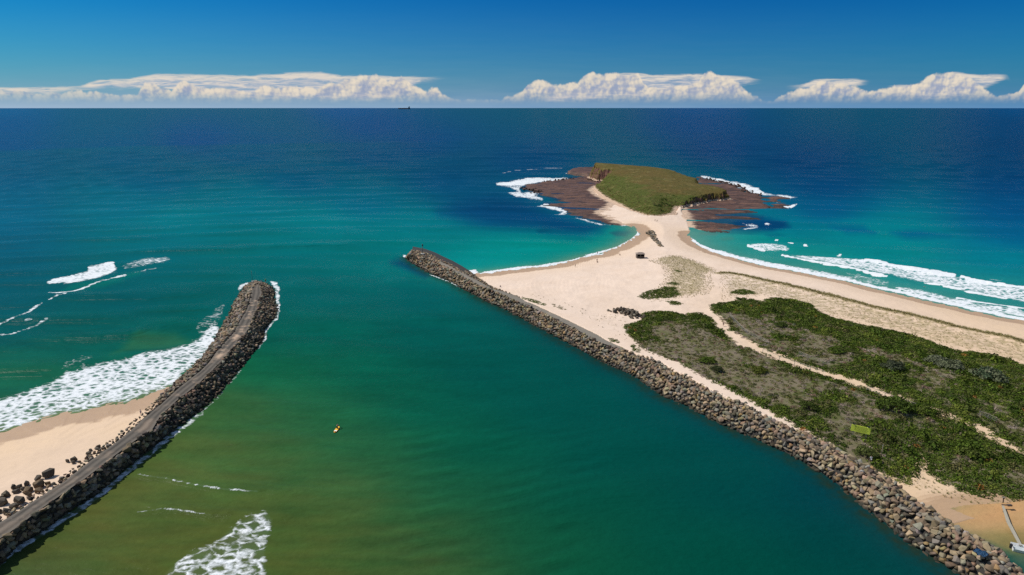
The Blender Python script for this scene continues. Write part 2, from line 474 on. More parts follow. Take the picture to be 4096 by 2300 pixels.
# ------------------------------------------------------------------ sea
TINT = [  # image x, y, water colour seen there (depth and sediment of the water)
    (0, 436, 0, 96, 152), (1400, 436, 0, 84, 146), (2800, 436, 0, 78, 138), (4096, 436, 0, 76, 134),
    (0, 500, 0, 84, 142), (1500, 500, 0, 76, 136), (2800, 500, 0, 70, 128), (4096, 500, 0, 64, 116),
    (0, 580, 0, 82, 136), (800, 560, 0, 80, 134), (1700, 570, 0, 76, 128), (2900, 580, 0, 66, 120), (4096, 580, 0, 62, 112),
    (0, 625, 0, 94, 128), (500, 612, 0, 94, 128), (1000, 600, 0, 90, 128), (1500, 610, 0, 84, 126), (2100, 640, 0, 76, 122), (3200, 650, 0, 66, 116), (4096, 650, 0, 66, 114),
    (0, 720, 0, 92, 124), (600, 720, 0, 96, 124), (1200, 720, 0, 94, 124), (1800, 720, 0, 80, 120), (3300, 740, 0, 72, 120), (4096, 740, 0, 68, 118),
    (0, 820, 0, 100, 128), (500, 820, 0, 110, 128), (1000, 820, 0, 116, 130), (1450, 820, 0, 104, 128), (1900, 810, 0, 78, 116), (3300, 840, 0, 82, 126), (4096, 840, 0, 76, 122),
    (0, 900, 0, 96, 122), (700, 890, 0, 120, 128), (1300, 890, 0, 122, 128), (1700, 900, 0, 118, 126), (2000, 870, 0, 76, 114), (3150, 900, 0, 112, 132), (3450, 930, 0, 128, 136), (4096, 930, 0, 92, 134),
    (0, 980, 0, 90, 112), (600, 980, 0, 104, 112), (1200, 980, 0, 112, 114), (1700, 980, 0, 118, 118), (2000, 980, 0, 136, 130), (2300, 975, 0, 138, 126), (3050, 970, 0, 140, 132), (3500, 1000, 0, 134, 136), (4000, 1040, 0, 122, 138),
    (0, 1070, 0, 88, 104), (600, 1080, 0, 98, 102), (1100, 1060, 0, 102, 102), (1500, 1050, 0, 108, 106), (1850, 1060, 0, 146, 142), (2050, 1030, 0, 148, 140), (3300, 1080, 40, 140, 128), (3900, 1170, 40, 135, 130),
    (0, 1200, 0, 86, 96), (500, 1200, 0, 88, 92), (850, 1220, 0, 90, 88), (1300, 1180, 0, 94, 92), (1700, 1180, 0, 92, 92), (2000, 1280, 0, 88, 84),
    (0, 1330, 0, 86, 86), (450, 1340, 0, 84, 80), (760, 1320, 0, 92, 78), (1250, 1340, 0, 92, 78), (1700, 1350, 0, 86, 78), (2150, 1360, 0, 84, 78), (2300, 1410, 0, 80, 76),
    (60, 1480, 20, 98, 70), (500, 1420, 10, 94, 74), (1080, 1480, 10, 96, 62), (1500, 1500, 0, 88, 68), (1950, 1500, 0, 80, 72), (2420, 1500, 0, 78, 74),
    (900, 1640, 60, 98, 50), (1250, 1640, 28, 96, 60), (1700, 1650, 0, 84, 66), (2200, 1650, 0, 77, 70), (2620, 1620, 0, 74, 72), (2840, 1700, 0, 72, 72),
    (700, 1800, 78, 100, 48), (1050, 1800, 62, 98, 50), (1450, 1800, 32, 94, 58), (1900, 1800, 0, 82, 64), (2450, 1820, 0, 75, 68), (2950, 1790, 0, 72, 70),
    (450, 1980, 84, 98, 48), (900, 1980, 76, 98, 46), (1350, 1980, 64, 95, 48), (1800, 1980, 16, 86, 58), (2300, 2000, 0, 78, 64), (2900, 1980, 0, 70, 68), (3300, 1980, 0, 60, 70),
    (250, 2160, 82, 94, 46), (750, 2140, 80, 95, 42), (1250, 2140, 76, 94, 42), (1700, 2140, 52, 88, 48), (2150, 2150, 10, 82, 56), (2700, 2150, 0, 74, 62), (3350, 2140, 0, 64, 64),
    (60, 2290, 60, 86, 50), (600, 2290, 78, 92, 40), (1250, 2290, 76, 94, 42), (1800, 2290, 60, 88, 44), (2300, 2290, 4, 80, 56), (2900, 2290, 0, 72, 60), (3600, 2290, 0, 64, 62),
    (600, 2700, 74, 90, 40), (2000, 2700, 40, 84, 48), (3500, 2700, 0, 70, 60)]
PATCH = [
    (PLAT_L, (34, 62, 92), 9), ([(2800, 895), (2860, 845), (2990, 852), (3050, 868), (3010, 900), (2940, 915), (2850, 925)], (30, 72, 98), 12),  # sky reflection painted into the shelf pools; then weed beds, other dark or pale water: polygon, colour, softness
    ([(1760, 850), (1920, 884), (2050, 903), (2140, 915), (2200, 933), (2270, 942), (2340, 940), (2400, 925), (2425, 905), (2400, 893), (2280, 862), (2180, 835), (2080, 800), (1980, 790), (1880, 812)], (0, 66, 106), 42),
    ([(2440, 932), (2470, 922), (2530, 920), (2545, 928), (2500, 935), (2505, 945), (2460, 943)], (20, 86, 96), 7),
    ([(2140, 922), (2190, 917), (2210, 924), (2160, 930)], (0, 80, 104), 7),
    ([(2950, 885), (3050, 870), (3140, 885), (3160, 905), (3090, 925), (2960, 930), (2900, 930)], (0, 62, 104), 16),
    ([(3060, 938), (3110, 934), (3140, 942), (3080, 948)], (0, 104, 118), 9), ([(2880, 955), (2930, 948), (2940, 958), (2895, 962)], (40, 120, 110), 8), ([(2800, 930), (2880, 934), (2870, 942), (2810, 940)], (60, 96, 96), 6),
    ([(3320, 905), (3460, 908), (3500, 935), (3380, 930)], (0, 98, 132), 16), ([(3560, 930), (3680, 920), (3800, 950), (3620, 950)], (0, 98, 132), 22),
    ([(1595, 1036), (1640, 1052), (1720, 1100), (1700, 1110), (1620, 1075), (1560, 1050)], (0, 70, 96), 18),
    ([(560, 1330), (700, 1335), (780, 1370), (700, 1390), (560, 1400), (440, 1420)], (40, 104, 72), 22),
    ([(3740, 2070), (3850, 2020), (4096, 1990), (4500, 1950), (5100, 1950), (5100, 2160), (4400, 2150), (4096, 2150), (3950, 2155), (3850, 2130)], (190, 152, 100), 30),
    ([(3890, 2140), (4000, 2118), (4200, 2110), (4800, 2110), (4800, 2300), (4300, 2260), (4120, 2240), (4010, 2205)], (126, 114, 64), 26),
    ([(4050, 2235), (4096, 2215), (4300, 2200), (4400, 2400), (4200, 2400)], (48, 88, 72), 26),
    ([(280, 1140), (420, 1120), (560, 1080), (560, 1100), (420, 1140), (240, 1165)], (0, 112, 98), 14)]
FOAM = [  # foam sheets: polygon, cover, softness
    ([(180, 1131), (218, 1112), (280, 1099), (352, 1084), (352, 1065), (404, 1060), (455, 1052), (467, 1074), (436, 1099), (373, 1118), (289, 1135), (187, 1139)], 0.70, 9),
    ([(400, 1060), (451, 1045), (462, 1052), (440, 1065)], 0.8, 6),
    ([(470, 1068), (529, 1041), (591, 1027), (660, 1024), (692, 1038), (653, 1056), (591, 1062), (500, 1072)], 0.52, 12),
    ([(-900, 1830), (-300, 1660), (0, 1590), (56, 1572), (100, 1556), (149, 1536), (205, 1512), (260, 1482), (342, 1468), (436, 1450), (529, 1424), (622, 1400), (700, 1385), (783, 1349), (835, 1300), (862, 1275), (890, 1330),
      (850, 1400), (800, 1450), (740, 1500), (690, 1546), (622, 1572), (513, 1613), (436, 1617), (373, 1639), (268, 1654), (140, 1688), (0, 1731), (-300, 1818), (-900, 1990)], 0.60, 26),
    ([(215, 1490), (250, 1455), (330, 1415), (390, 1425), (345, 1470), (260, 1490)], 0.42, 14),
    ([(780, 1290), (870, 1225), (905, 1195), (900, 1260), (850, 1340), (790, 1370)], 0.42, 14),
    ([(610, 2330), (650, 2290), (699, 2245), (771, 2186), (873, 2140), (961, 2070), (1055, 2038), (1098, 2078), (1090, 2130), (1076, 2192), (1074, 2248), (1072, 2420), (560, 2420)], 0.50, 30),
    ([(1983, 731), (2052, 723), (2108, 712), (2163, 710), (2218, 713), (2268, 712), (2290, 720), (2246, 722), (2166, 730), (2110, 740), (2094, 745), (2005, 744), (1984, 737)], 0.72, 6),
    ([(2002, 747), (2094, 742), (2080, 752), (2088, 775), (2110, 765), (2150, 768), (2160, 777), (2140, 782), (2174, 792), (2171, 801), (2120, 797), (2060, 786), (2020, 770), (2070, 764), (2040, 752)], 0.64, 7),
    ([(2140, 826), (2185, 812), (2220, 828), (2270, 845), (2268, 854), (2222, 862), (2215, 858), (2250, 848), (2190, 838)], 0.68, 4),
    ([(2290, 862), (2340, 878), (2420, 896), (2480, 902), (2400, 900), (2320, 882)], 0.62, 4),
    ([(2480, 897), (2515, 898), (2512, 903), (2485, 903)], 0.8, 3),
    ([(2799, 701), (2841, 707), (2882, 713), (2910, 722), (2979, 733), (3034, 752), (3059, 772), (3103, 777), (3150, 784), (3197, 790), (3150, 795), (3105, 785), (3060, 783), (3010, 775), (2960, 755), (2900, 735), (2850, 722), (2805, 710)], 0.70, 6),
    ([(3110, 822), (3150, 822), (3195, 815), (3170, 828), (3130, 828)], 0.85, 3), ([(3090, 809), (3120, 808), (3100, 814)], 0.7, 3),
    ([(2960, 893), (3010, 893), (3040, 900), (3020, 905), (2985, 903)], 0.55, 5), ([(2990, 913), (3030, 905), (3035, 915), (2960, 925)], 0.66, 4), ([(3056, 893), (3070, 891), (3088, 898), (3060, 899)], 0.75, 2),
    ([(2860, 926), (2910, 926), (2950, 924), (2930, 930), (2870, 930)], 0.55, 3),
    ([(2989, 982), (3042, 973), (3100, 974), (3136, 983), (3165, 1000), (3073, 1003), (3036, 999)], 0.60, 7),
    ([(3140, 1016), (3200, 1016), (3270, 1018), (3350, 1026), (3470, 1040), (3577, 1068), (3750, 1096), (3819, 1106), (3900, 1126), (4096, 1156), (4500, 1210), (4500, 1290), (4096, 1208), (3990, 1188), (3860, 1166), (3730, 1142), (3660, 1118),
      (3590, 1108), (3480, 1088), (3330, 1060), (3220, 1040)], 0.60, 10),
    ([(3380, 1085), (3480, 1100), (3560, 1120), (3560, 1150), (3480, 1140), (3380, 1118)], 0.46, 8),
    ([(3560, 1146), (3640, 1150), (3740, 1172), (3826, 1190), (3920, 1212), (4096, 1242), (4500, 1330), (4500, 1360), (4096, 1268), (3922, 1242), (3760, 1206), (3620, 1172)], 0.60, 8),
    ([(1930, 1088), (2060, 1068), (2160, 1060), (2260, 1043), (2300, 1036), (2262, 1052), (2160, 1068), (2020, 1085), (1935, 1093)], 0.8, 4),
    ([(2330, 1022), (2420, 1000), (2470, 985), (2530, 952), (2550, 930), (2560, 935), (2536, 958), (2500, 978), (2430, 1004), (2350, 1027)], 0.8, 3),
    ([(1860, 1080), (1905, 1078), (1920, 1094), (1885, 1100)], 0.7, 4), ([(1612, 1018), (1625, 1022), (1622, 1030), (1612, 1028)], 0.9, 3),
    ([(962, 1138), (990, 1128), (1005, 1130), (975, 1150), (955, 1165), (948, 1155)], 0.68, 7), ([(1075, 1122), (1110, 1125), (1122, 1150), (1118, 1170), (1095, 1150)], 0.66, 8),
    ([(3300, 1385), (3301, 1385), (3301, 1386)], 0.1, 1)]
FLINE = [  # crests, swash lines and painted sun glints: polyline, half width, cover
    ([(2757, 948), (2770, 962), (2795, 979), (2856, 1005), (2918, 1022), (2996, 1043), (3073, 1062), (3167, 1077), (3260, 1096), (3404, 1122), (3507, 1149), (3611, 1170), (3715, 1196), (3819, 1218), (3922, 1242), (4026, 1264), (4400, 1338)], 7, 1.0),
    ([(2856, 1002), (2996, 1036), (3073, 1053), (3167, 1068), (3260, 1086), (3404, 1111)], 9, 0.58),
    ([(2990, 985), (3036, 997), (3060, 1001)], 3, 1.0),
    ([(3128, 1018), (3167, 1029), (3229, 1047), (3300, 1059), (3404, 1076), (3490, 1096), (3549, 1106)], 4.5, 1.05),
    ([(3466, 1040), (3577, 1067), (3680, 1084), (3760, 1095), (3819, 1104)], 6, 1.08), ([(3846, 1108), (3888, 1121), (4026, 1143), (4096, 1153), (4400, 1200)], 6.5, 1.08),
    ([(3694, 1135), (3784, 1152), (3888, 1173), (4026, 1195)], 3.5, 1.05), ([(3826, 1188), (3922, 1208), (4096, 1236), (4400, 1300)], 4.5, 1.0),
    ([(1903, 1095), (1965, 1092), (2040, 1081), (2100, 1073), (2160, 1066), (2205, 1063), (2261, 1049), (2316, 1033), (2357, 1024), (2410, 1016), (2427, 1002), (2468, 991), (2498, 975), (2532, 955), (2554, 939), (2550, 924)], 3.2, 0.95),
    ([(193, 1168), (225, 1173), (280, 1164), (330, 1150), (398, 1128), (450, 1113), (504, 1102)], 4, 0.66), ([(540, 1088), (600, 1072), (650, 1068)], 3, 0.5),
    ([(196, 1200), (230, 1186), (268, 1176)], 4, 0.6), ([(170, 1212), (130, 1232), (60, 1276), (0, 1297), (-150, 1330)], 6, 0.56), ([(100, 1285), (128, 1280)], 5, 0.5),
    ([(0, 1341), (50, 1336), (93, 1316), (146, 1296), (190, 1278)], 6, 0.56), ([(-200, 1372), (0, 1341)], 6, 0.5),
    ([(550, 1897), (600, 1908), (656, 1917), (720, 1931), (780, 1943), (840, 1954), (905, 1962), (970, 1966), (1029, 1971)], 7, 0.50), ([(550, 2049), (620, 2042), (687, 2040), (765, 2050), (842, 2062)], 6, 0.47),  # sun glints along two ripples, painted as thin foam
    ([(1113, 1245), (1106, 1272), (1084, 1296), (1064, 1318), (1061, 1352), (1036, 1392)], 9, 0.56), ([(1104, 1165), (1110, 1200), (1116, 1241)], 13, 0.6),
    ([(985, 1452), (943, 1503), (884, 1576), (806, 1650)], 10, 0.42),
    ([(806, 1650), (764, 1681), (712, 1720), (675, 1746), (600, 1810), (514, 1882)], 20, 0.52), ([(514, 1882), (423, 1962), (340, 2020), (255, 2074), (200, 2118), (130, 2160), (60, 2202), (-20, 2270)], 19, 0.56),
    ([(1720, 1098), (1765, 1114), (1815, 1136), (1840, 1152)], 4, 0.6), ([(1890, 1178), (1935, 1206), (2006, 1236)], 3, 0.4),
    ([(2010, 690), (2060, 682), (2130, 676), (2200, 673), (2265, 676)], 2.5, 0.55), ([(2262, 693), (2290, 690)], 3, 0.8), ([(2380, 699), (2350, 699)], 2, 0.6),
    ([(3103, 958), (3110, 959)], 3, 1.0), ([(3156, 971), (3172, 975)], 4, 1.0), ([(3215, 985), (3228, 987)], 3, 1.0), ([(3345, 1017), (3365, 1016)], 4, 0.6), ([(3960, 1116), (4010, 1118)], 4, 0.5)]
K_WATER = 0.74


def build_sea():
    X, Y, R = polar(62, 90000, 800, -54, 54, 1150)
    px, py = to_pixel(X, Y)
    # tint
    num = np.zeros(X.shape + (3,)); den = np.zeros(X.shape)
    for (cx, cy, r, g, b) in TINT:
        sy = 24 + 0.075 * max(cy - 430, 0)
        d2 = ((px - cx) / (sy * 2.6)) ** 2 + ((py - cy) / sy) ** 2
        w = 1 / (0.9 + d2) ** 2.0
        num += w[..., None] * np.array([r * 1.07, g * 1.02, b]); den += w
    T = num / den[..., None]
    # offshore edge of the coloured water
    edge_y = np.interp(px, [-900, 0, 300, 500, 700, 1000, 1300, 1700, 2300], [650, 604, 592, 585, 582, 576, 572, 566, 560]) + 3 * fbm(px / 160, px * 0, 3)
    fade = smooth(2300, 900, px)
    e = smooth(-5, 5, py - edge_y)
    near = np.exp(-np.abs(py - edge_y) / 40)
    T[..., 1] += fade * near * (e - 0.5) * 9
    T[..., 2] -= fade * near * (e - 0.5) * 10
    wob = 18 * fbm(px / 120, py / 40, 3)
    for P, c, soft in PATCH:
        d = sdist(P, px + wob, py + wob * 0.4, margin=soft * 2.2)
        a = smooth(-soft, soft, d)
        T = T + (np.array(c) - T) * (a * 0.92)[..., None]
    # shallow edges over sand
    dis = {}
    isp = sdist(spit_poly, X, Y, margin=80)
    db, do = sdist(bay, X, Y, False, 60), sdist(ocean, X, Y, False, 70)
    dlb = sdist(W(LB_SHORE), X, Y, False, 60); dla = sdist(lagoon, X, Y, False, 60)
    drw = sdist(RWL, X, Y, False, 30); dlw = sdist(np.vstack([LL[::-1], LWL]), X, Y, False, 30)
    for d, c, L in ((db, (128, 150, 118), 9.0), (do, (110, 152, 132), 15.0), (dlb, (120, 135, 90), 7.0), (dla, (202, 160, 112), 8.0)):
        a = np.exp(-(d / L) ** 1.4) * 0.8
        T = T + (np.array(c) - T) * a[..., None]
    # sand stirred up behind the breakers of the ocean beach
    a = smooth(60, 12, do) * smooth(1100, 960, py) * 0.45
    T = T + (np.array((96, 158, 138)) - T) * a[..., None]
    # darker, bluer water along the foot of the long wall
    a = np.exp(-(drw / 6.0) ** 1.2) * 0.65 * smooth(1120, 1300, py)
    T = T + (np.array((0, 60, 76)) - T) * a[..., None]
    # far water is deeper and clearer
    T = T * (1 - 0.22 * smooth(900, 600, py))[..., None]
    shal = smooth(20, 60, T[..., 0])
    bars = 0.13 * fbm(px / 330, py / 42, 3) + 0.05 * fbm(px / 60, py / 14, 3)  # sand bars, plus light and dark of swell bands put into the tint
    rp_ = np.sin(2 * PI * (Y * 0.93 - X * 0.36) / 4.6 + 2.6 * fbm(X / 22, Y / 22, 3)) * smooth(-0.3, 0.4, fbm(X / 14, Y / 14, 2))  # ripple light and dark for the tint, in step with the relief
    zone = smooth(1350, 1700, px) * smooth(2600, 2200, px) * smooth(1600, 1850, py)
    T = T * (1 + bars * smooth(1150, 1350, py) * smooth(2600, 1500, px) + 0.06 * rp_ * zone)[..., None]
    T[..., 0] += 12 * shal * fbm(px / 260 + 3, py / 60, 3)
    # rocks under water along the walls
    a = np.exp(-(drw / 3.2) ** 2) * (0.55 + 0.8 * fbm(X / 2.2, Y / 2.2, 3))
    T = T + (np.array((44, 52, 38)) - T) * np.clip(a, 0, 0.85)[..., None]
    T = T * (1 + 0.05 * fbm(X / 60, Y / 25, 3) + 0.03 * fbm(X / 11, Y / 7, 2))[..., None]
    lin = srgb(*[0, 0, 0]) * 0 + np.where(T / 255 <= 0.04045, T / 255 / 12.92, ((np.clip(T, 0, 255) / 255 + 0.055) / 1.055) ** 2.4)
    # foam
    F = np.zeros(X.shape)
    wx, wy = 9 * fbm(X / 9, Y / 9, 4), 5 * fbm(X / 9 + 40, Y / 9, 4)
    for P, cov, soft in FOAM:
        sc = np.clip(soft / 9, 0.25, 1.6)
        d = sdist(P, px + wx * sc, py + wy * sc, margin=soft * 2)
        F = np.maximum(F, cov * smooth(-soft, soft * 0.8, d))
    for P, wd, cov in FLINE:
        sc = np.clip(wd / 9, 0.15, 1.2)
        d = sdist(P, px + wx * sc, py + wy * sc * 0.7, False, margin=wd * 3)
        w2 = wd * (0.8 + 0.5 * fbm(px / 40, py / 40 + 7, 2))
        F = np.maximum(F, cov * smooth(w2 * 1.5, w2 * 0.35, d))
    # swell
    calm = np.clip(np.minimum(np.minimum(db, do), dlb) / 40, 0.0, 1)
    calm = np.minimum(calm, np.clip(np.minimum(drw, dlw) / 15, 0.15, 1))
    chan_poly = np.vstack([LWL, [(-160, 20), (160, 20)], RWL[::-1]])
    inside = smooth(-50, 40, sdist(chan_poly, X, Y, margin=80))
    amp = (1 - inside) * 0.95 + inside * 0.10
    amp = amp * calm * smooth(3200, 900, R)
    ph = 2.2 * fbm(X / 190, Y / 190, 3)
    bend = 0.0009 * (X + 40) ** 2 * (Y < 300) * 0.0
    th = np.interp(X, [-400, -100, 100, 500], [0.24, 0.08, -0.02, -0.10])
    u = Y + th * (X + 60) * -1.0 + 0
    patch = smooth(-0.35, 0.45, fbm(X / 130 + 9, Y / 60, 3))
    Z = amp * (0.75 * np.sin(2 * PI * u / 46 + ph) * patch + 0.35 * np.sin(2 * PI * u / 29 + 1.7 * ph + 2) + 0.22 * np.sin(2 * PI * (u + 0.25 * X) / 17 + 2 * ph))
    ring = np.hypot(X + 20, (Y - 330) * 1.0)
    Z = Z + inside * calm * 0.16 * np.sin(2 * PI * ring / 21 + 1.5 * fbm(X / 60, Y / 60, 2)) * smooth(-0.2, 0.5, fbm(X / 50, Y / 40, 2) + 0.25)
    bar = smooth(1400, 1750, px) * smooth(2500, 2150, px) * smooth(1650, 1900, py)
    Z = Z + bar * 0.10 * np.sin(2 * PI * (Y * 0.93 - X * 0.36) / 4.6 + 2.6 * fbm(X / 22, Y / 22, 3)) * smooth(-0.3, 0.4, fbm(X / 14, Y / 14, 2))
    Z = Z * smooth(3500, 1200, R)
    for P, h, w, shift in (([(-400, 1130), (0, 1096), (180, 1085), (320, 1076), (430, 1068)], 1.3, 13, 0), ([(3126, 1017), (3229, 1046), (3404, 1074), (3549, 1104), (3694, 1133), (3784, 1150), (4026, 1192)], 0.9, 6, 0),
                           ([(3400, 1030), (3466, 1039), (3577, 1066), (3819, 1103), (4096, 1151), (4400, 1198)], 1.0, 7, 0), ([(3100, 960), (3300, 985), (3500, 1015), (3800, 1055), (4300, 1100)], 0.55, 11, 0),
                           ([(-300, 1420), (60, 1388), (500, 1340), (800, 1255)], 0.6, 20, 0), ([(1950, 731), (2080, 716), (2200, 712)], 0.9, 4, 0),
                           ([(900, 922), (1150, 930), (1500, 928), (1900, 905)], 0.9, 9, 0), ([(250, 1022), (700, 1001), (1100, 992), (1500, 985)], 0.8, 10, 0), ([(-300, 985), (200, 965), (700, 955)], 0.8, 9, 0), ([(-300, 1215), (200, 1185), (600, 1195), (850, 1170)], 0.7, 13, 0),
                           ([(-300, 1300), (200, 1268), (600, 1262)], 0.6, 15, 0), ([(1200, 1275), (1500, 1285), (1900, 1270)], 0.35, 16, 0), ([(1000, 1430), (1250, 1440), (1500, 1425)], 0.35, 18, 0), ([(980, 1600), (1200, 1640), (1450, 1640)], 0.35, 20, 0), ([(500, 1885), (656, 1912), (780, 1938), (905, 1956), (1080, 1968), (1300, 1972)], 0.38, 17, 0), ([(500, 2032), (687, 2030), (842, 2050), (1000, 2062), (1200, 2070)], 0.36, 17, 0)):
        d = sdist(P, px, py, False, margin=w * 4)
        ends = np.minimum(np.hypot(px - P[0][0], (py - P[0][1]) * 2), np.hypot(px - P[-1][0], (py - P[-1][1]) * 2))
        Z = Z + h * np.exp(-(d / w) ** 2) * smooth(0, 170, ends) * (0.55 + 0.45 * smooth(200, 600, px)) * (0.75 + 0.5 * fbm(px / 90, py / 30, 2))
    Z = Z * np.where(isp > 2, 0, 1) + 0.10 * np.clip(F, 0, 1) * fbm(X / 1.6, Y / 1.6, 3)
    shore = np.minimum(np.minimum(db, do), dlb)
    Z = Z * smooth(0.5, 14, shore) - 0.0
    keep = np.ones(X.shape, bool)
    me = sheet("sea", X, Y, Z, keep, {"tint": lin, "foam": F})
    m, nt, b = new_mat("sea_water")
    g = N(nt)
    P = g.pos()
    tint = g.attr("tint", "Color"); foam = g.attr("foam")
    # fine chop, wind streaks and long swell lines
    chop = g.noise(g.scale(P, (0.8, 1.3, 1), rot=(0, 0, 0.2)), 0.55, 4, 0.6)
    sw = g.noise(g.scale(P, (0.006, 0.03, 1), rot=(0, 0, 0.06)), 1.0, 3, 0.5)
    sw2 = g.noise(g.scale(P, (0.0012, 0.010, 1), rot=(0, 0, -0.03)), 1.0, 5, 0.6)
    v = g.m("ADD", g.m("ADD", g.m("MULTIPLY", g.m("SUBTRACT", chop, 0.5), 0.22), g.m("MULTIPLY", g.m("SUBTRACT", sw, 0.5), 0.20)), g.m("MULTIPLY", g.m("SUBTRACT", sw2, 0.5), 0.36))  # light and dark of these waves also put into the water colour
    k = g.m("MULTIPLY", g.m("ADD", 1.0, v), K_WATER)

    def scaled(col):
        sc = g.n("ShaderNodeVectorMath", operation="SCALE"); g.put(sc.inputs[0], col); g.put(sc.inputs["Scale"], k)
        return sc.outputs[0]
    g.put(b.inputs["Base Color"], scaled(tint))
    b.inputs["Roughness"].default_value = 0.30
    b.inputs["Specular IOR Level"].default_value = 0.015
    g.put(b.inputs["Normal"], g.bump(g.m("ADD", g.m("MULTIPLY", chop, 0.36), g.m("ADD", g.m("MULTIPLY", sw, 0.9), g.m("MULTIPLY", sw2, 2.2))), 0.75, 1.0))
    # foam lace on broken water
    warp = g.noise(P, 0.35, 3, 0.6, out="Color")
    wv = g.n("ShaderNodeVectorMath", operation="MULTIPLY_ADD"); g.put(wv.inputs[0], warp); wv.inputs[1].default_value = (2.6, 2.6, 0); g.put(wv.inputs[2], P)
    fl = g.scale(wv.outputs[0], (0.75, 1, 0.3), rot=(0, 0, 0.35))
    lace = g.m("SUBTRACT", 1.0, g.m("MULTIPLY", g.vor(fl, 0.50, "DISTANCE_TO_EDGE"), 1.9))
    lace2 = g.m("SUBTRACT", 1.0, g.m("MULTIPLY", g.vor(fl, 0.17, "DISTANCE_TO_EDGE"), 1.6))
    fn = g.noise(g.scale(wv.outputs[0], (0.55, 1, 1), rot=(0, 0, 0.25)), 0.95, 6, 0.70)
    big = g.noise(P, 0.13, 4, 0.6)
    nz = g.m("ADD", g.m("ADD", g.m("MULTIPLY", fn, 0.54), g.m("MULTIPLY", lace, 0.36)), g.m("ADD", g.m("MULTIPLY", lace2, 0.12), g.m("MULTIPLY", g.m("SUBTRACT", big, 0.5), 0.45)))
    mask = g.ss(0.0, 0.22, g.m("SUBTRACT", g.m("ADD", nz, foam), 1.08))
    mask = g.m("MULTIPLY", mask, g.ss(0.04, 0.22, foam))
    fcol = g.mix(g.ss(0.3, 0.7, fn), (0.60, 0.64, 0.65), (0.76, 0.78, 0.775))
    milky = g.mix(g.m("MULTIPLY", g.ss(0.38, 0.9, foam), 0.35), scaled(tint), (0.32, 0.46, 0.42))
    fb = g.n("ShaderNodeBsdfPrincipled")
    g.put(fb.inputs["Base Color"], g.mix(mask, milky, fcol))
    g.put(fb.inputs["Roughness"], g.m("MULTIPLY_ADD", mask, 0.5, 0.28))
    fb.inputs["Specular IOR Level"].default_value = 0.015
    g.put(fb.inputs["Normal"], g.bump(g.m("ADD", g.m("MULTIPLY", chop, 0.36), g.m("MULTIPLY", g.m("MULTIPLY", mask, fn), 0.5)), 0.5, 1.0))
    mx = g.n("ShaderNodeMixShader"); g.put(mx.inputs[0], g.m("GREATER_THAN", foam, 0.02)); g.put(mx.inputs[1], b.outputs[0]); g.put(mx.inputs[2], fb.outputs[0])
    g.put(nt.nodes["Material Output"].inputs[0], mx.outputs[0])
    tag(link("sea", me, m), kind="structure")


build_sea()

# ------------------------------------------------------------------ sand
def sand_material():
    m, nt, b = new_mat("sand_ground")
    g = N(nt)
    P = g.pos()
    wet, scrub, dune, yel = g.attr("wet"), g.attr("scrub"), g.attr("dune"), g.attr("tone")
    n1 = g.noise(P, 0.06, 5, 0.6); n2 = g.noise(P, 0.9, 5, 0.65); n3 = g.noise(g.scale(P, (0.5, 1.1, 1), rot=(0, 0, 0.5)), 0.35, 5, 0.6)
    dry = g.mix(yel, (0.69, 0.545, 0.425), (0.62, 0.445, 0.275))
    dry = g.mix(g.m("MULTIPLY", g.ss(0.35, 0.75, n1), 0.5), dry, (0.60, 0.45, 0.325))
    dry = g.mix(g.m("MULTIPLY", g.ss(0.52, 0.72, n3), 0.25), dry, (0.52, 0.39, 0.28))
    # trampled and wind-blown speckle, footprints, wrack
    spk = g.ss(0.60, 0.70, g.noise(P, 1.7, 4, 0.7))
    dry = g.mix(g.m("MULTIPLY", spk, 0.30), dry, (0.40, 0.29, 0.20))
    wrack = g.m("MULTIPLY", g.ss(0.66, 0.72, g.noise(g.scale(P, (0.5, 1.6, 1)), 0.9, 5, 0.75)), g.attr("litter"))
    dry = g.mix(g.m("MULTIPLY", wrack, 0.75), dry, (0.16, 0.11, 0.07))
    wetc = g.mix(n3, (0.46, 0.305, 0.175), (0.38, 0.255, 0.155))
    wm = g.ss(0.25, 0.75, g.m("ADD", wet, g.m("MULTIPLY", g.m("SUBTRACT", n3, 0.5), 0.35)))
    c = g.mix(wm, dry, wetc)
    # thin dune grass over the sand
    dn = g.noise(g.scale(P, (0.7, 1.0, 1)), 0.55, 6, 0.72)
    dm = g.ss(0.10, 0.28, g.m("SUBTRACT", g.m("ADD", dn, g.m("MULTIPLY", dune, 0.5)), 0.62))
    dcol = g.mix(n2, (0.30, 0.235, 0.105), (0.215, 0.185, 0.075))
    c = g.mix(g.m("MULTIPLY", dm, 0.72), c, dcol)
    # leaf litter and creeping cover under the scrub
    sm = g.ss(0.35, 0.65, g.m("ADD", scrub, g.m("MULTIPLY", g.m("SUBTRACT", n2, 0.5), 0.5)))
    scol = g.mix(g.ss(0.4, 0.62, g.noise(P, 0.22, 5, 0.65)), (0.165, 0.135, 0.085), (0.095, 0.098, 0.032))
    c = g.mix(sm, c, scol)
    g.put(b.inputs["Base Color"], c)
    g.put(b.inputs["Roughness"], g.m("MULTIPLY_ADD", wm, -0.45, 0.92))
    b.inputs["Specular IOR Level"].default_value = 0.25
    hg = g.m("ADD", g.m("MULTIPLY", n2, 0.35), g.m("ADD", g.m("MULTIPLY", n3, 0.5), g.m("MULTIPLY", g.noise(P, 3.0, 3, 0.6), 0.12)))
    g.put(b.inputs["Normal"], g.bump(hg, 0.35, 0.5))
    return m


MSAND = sand_material()


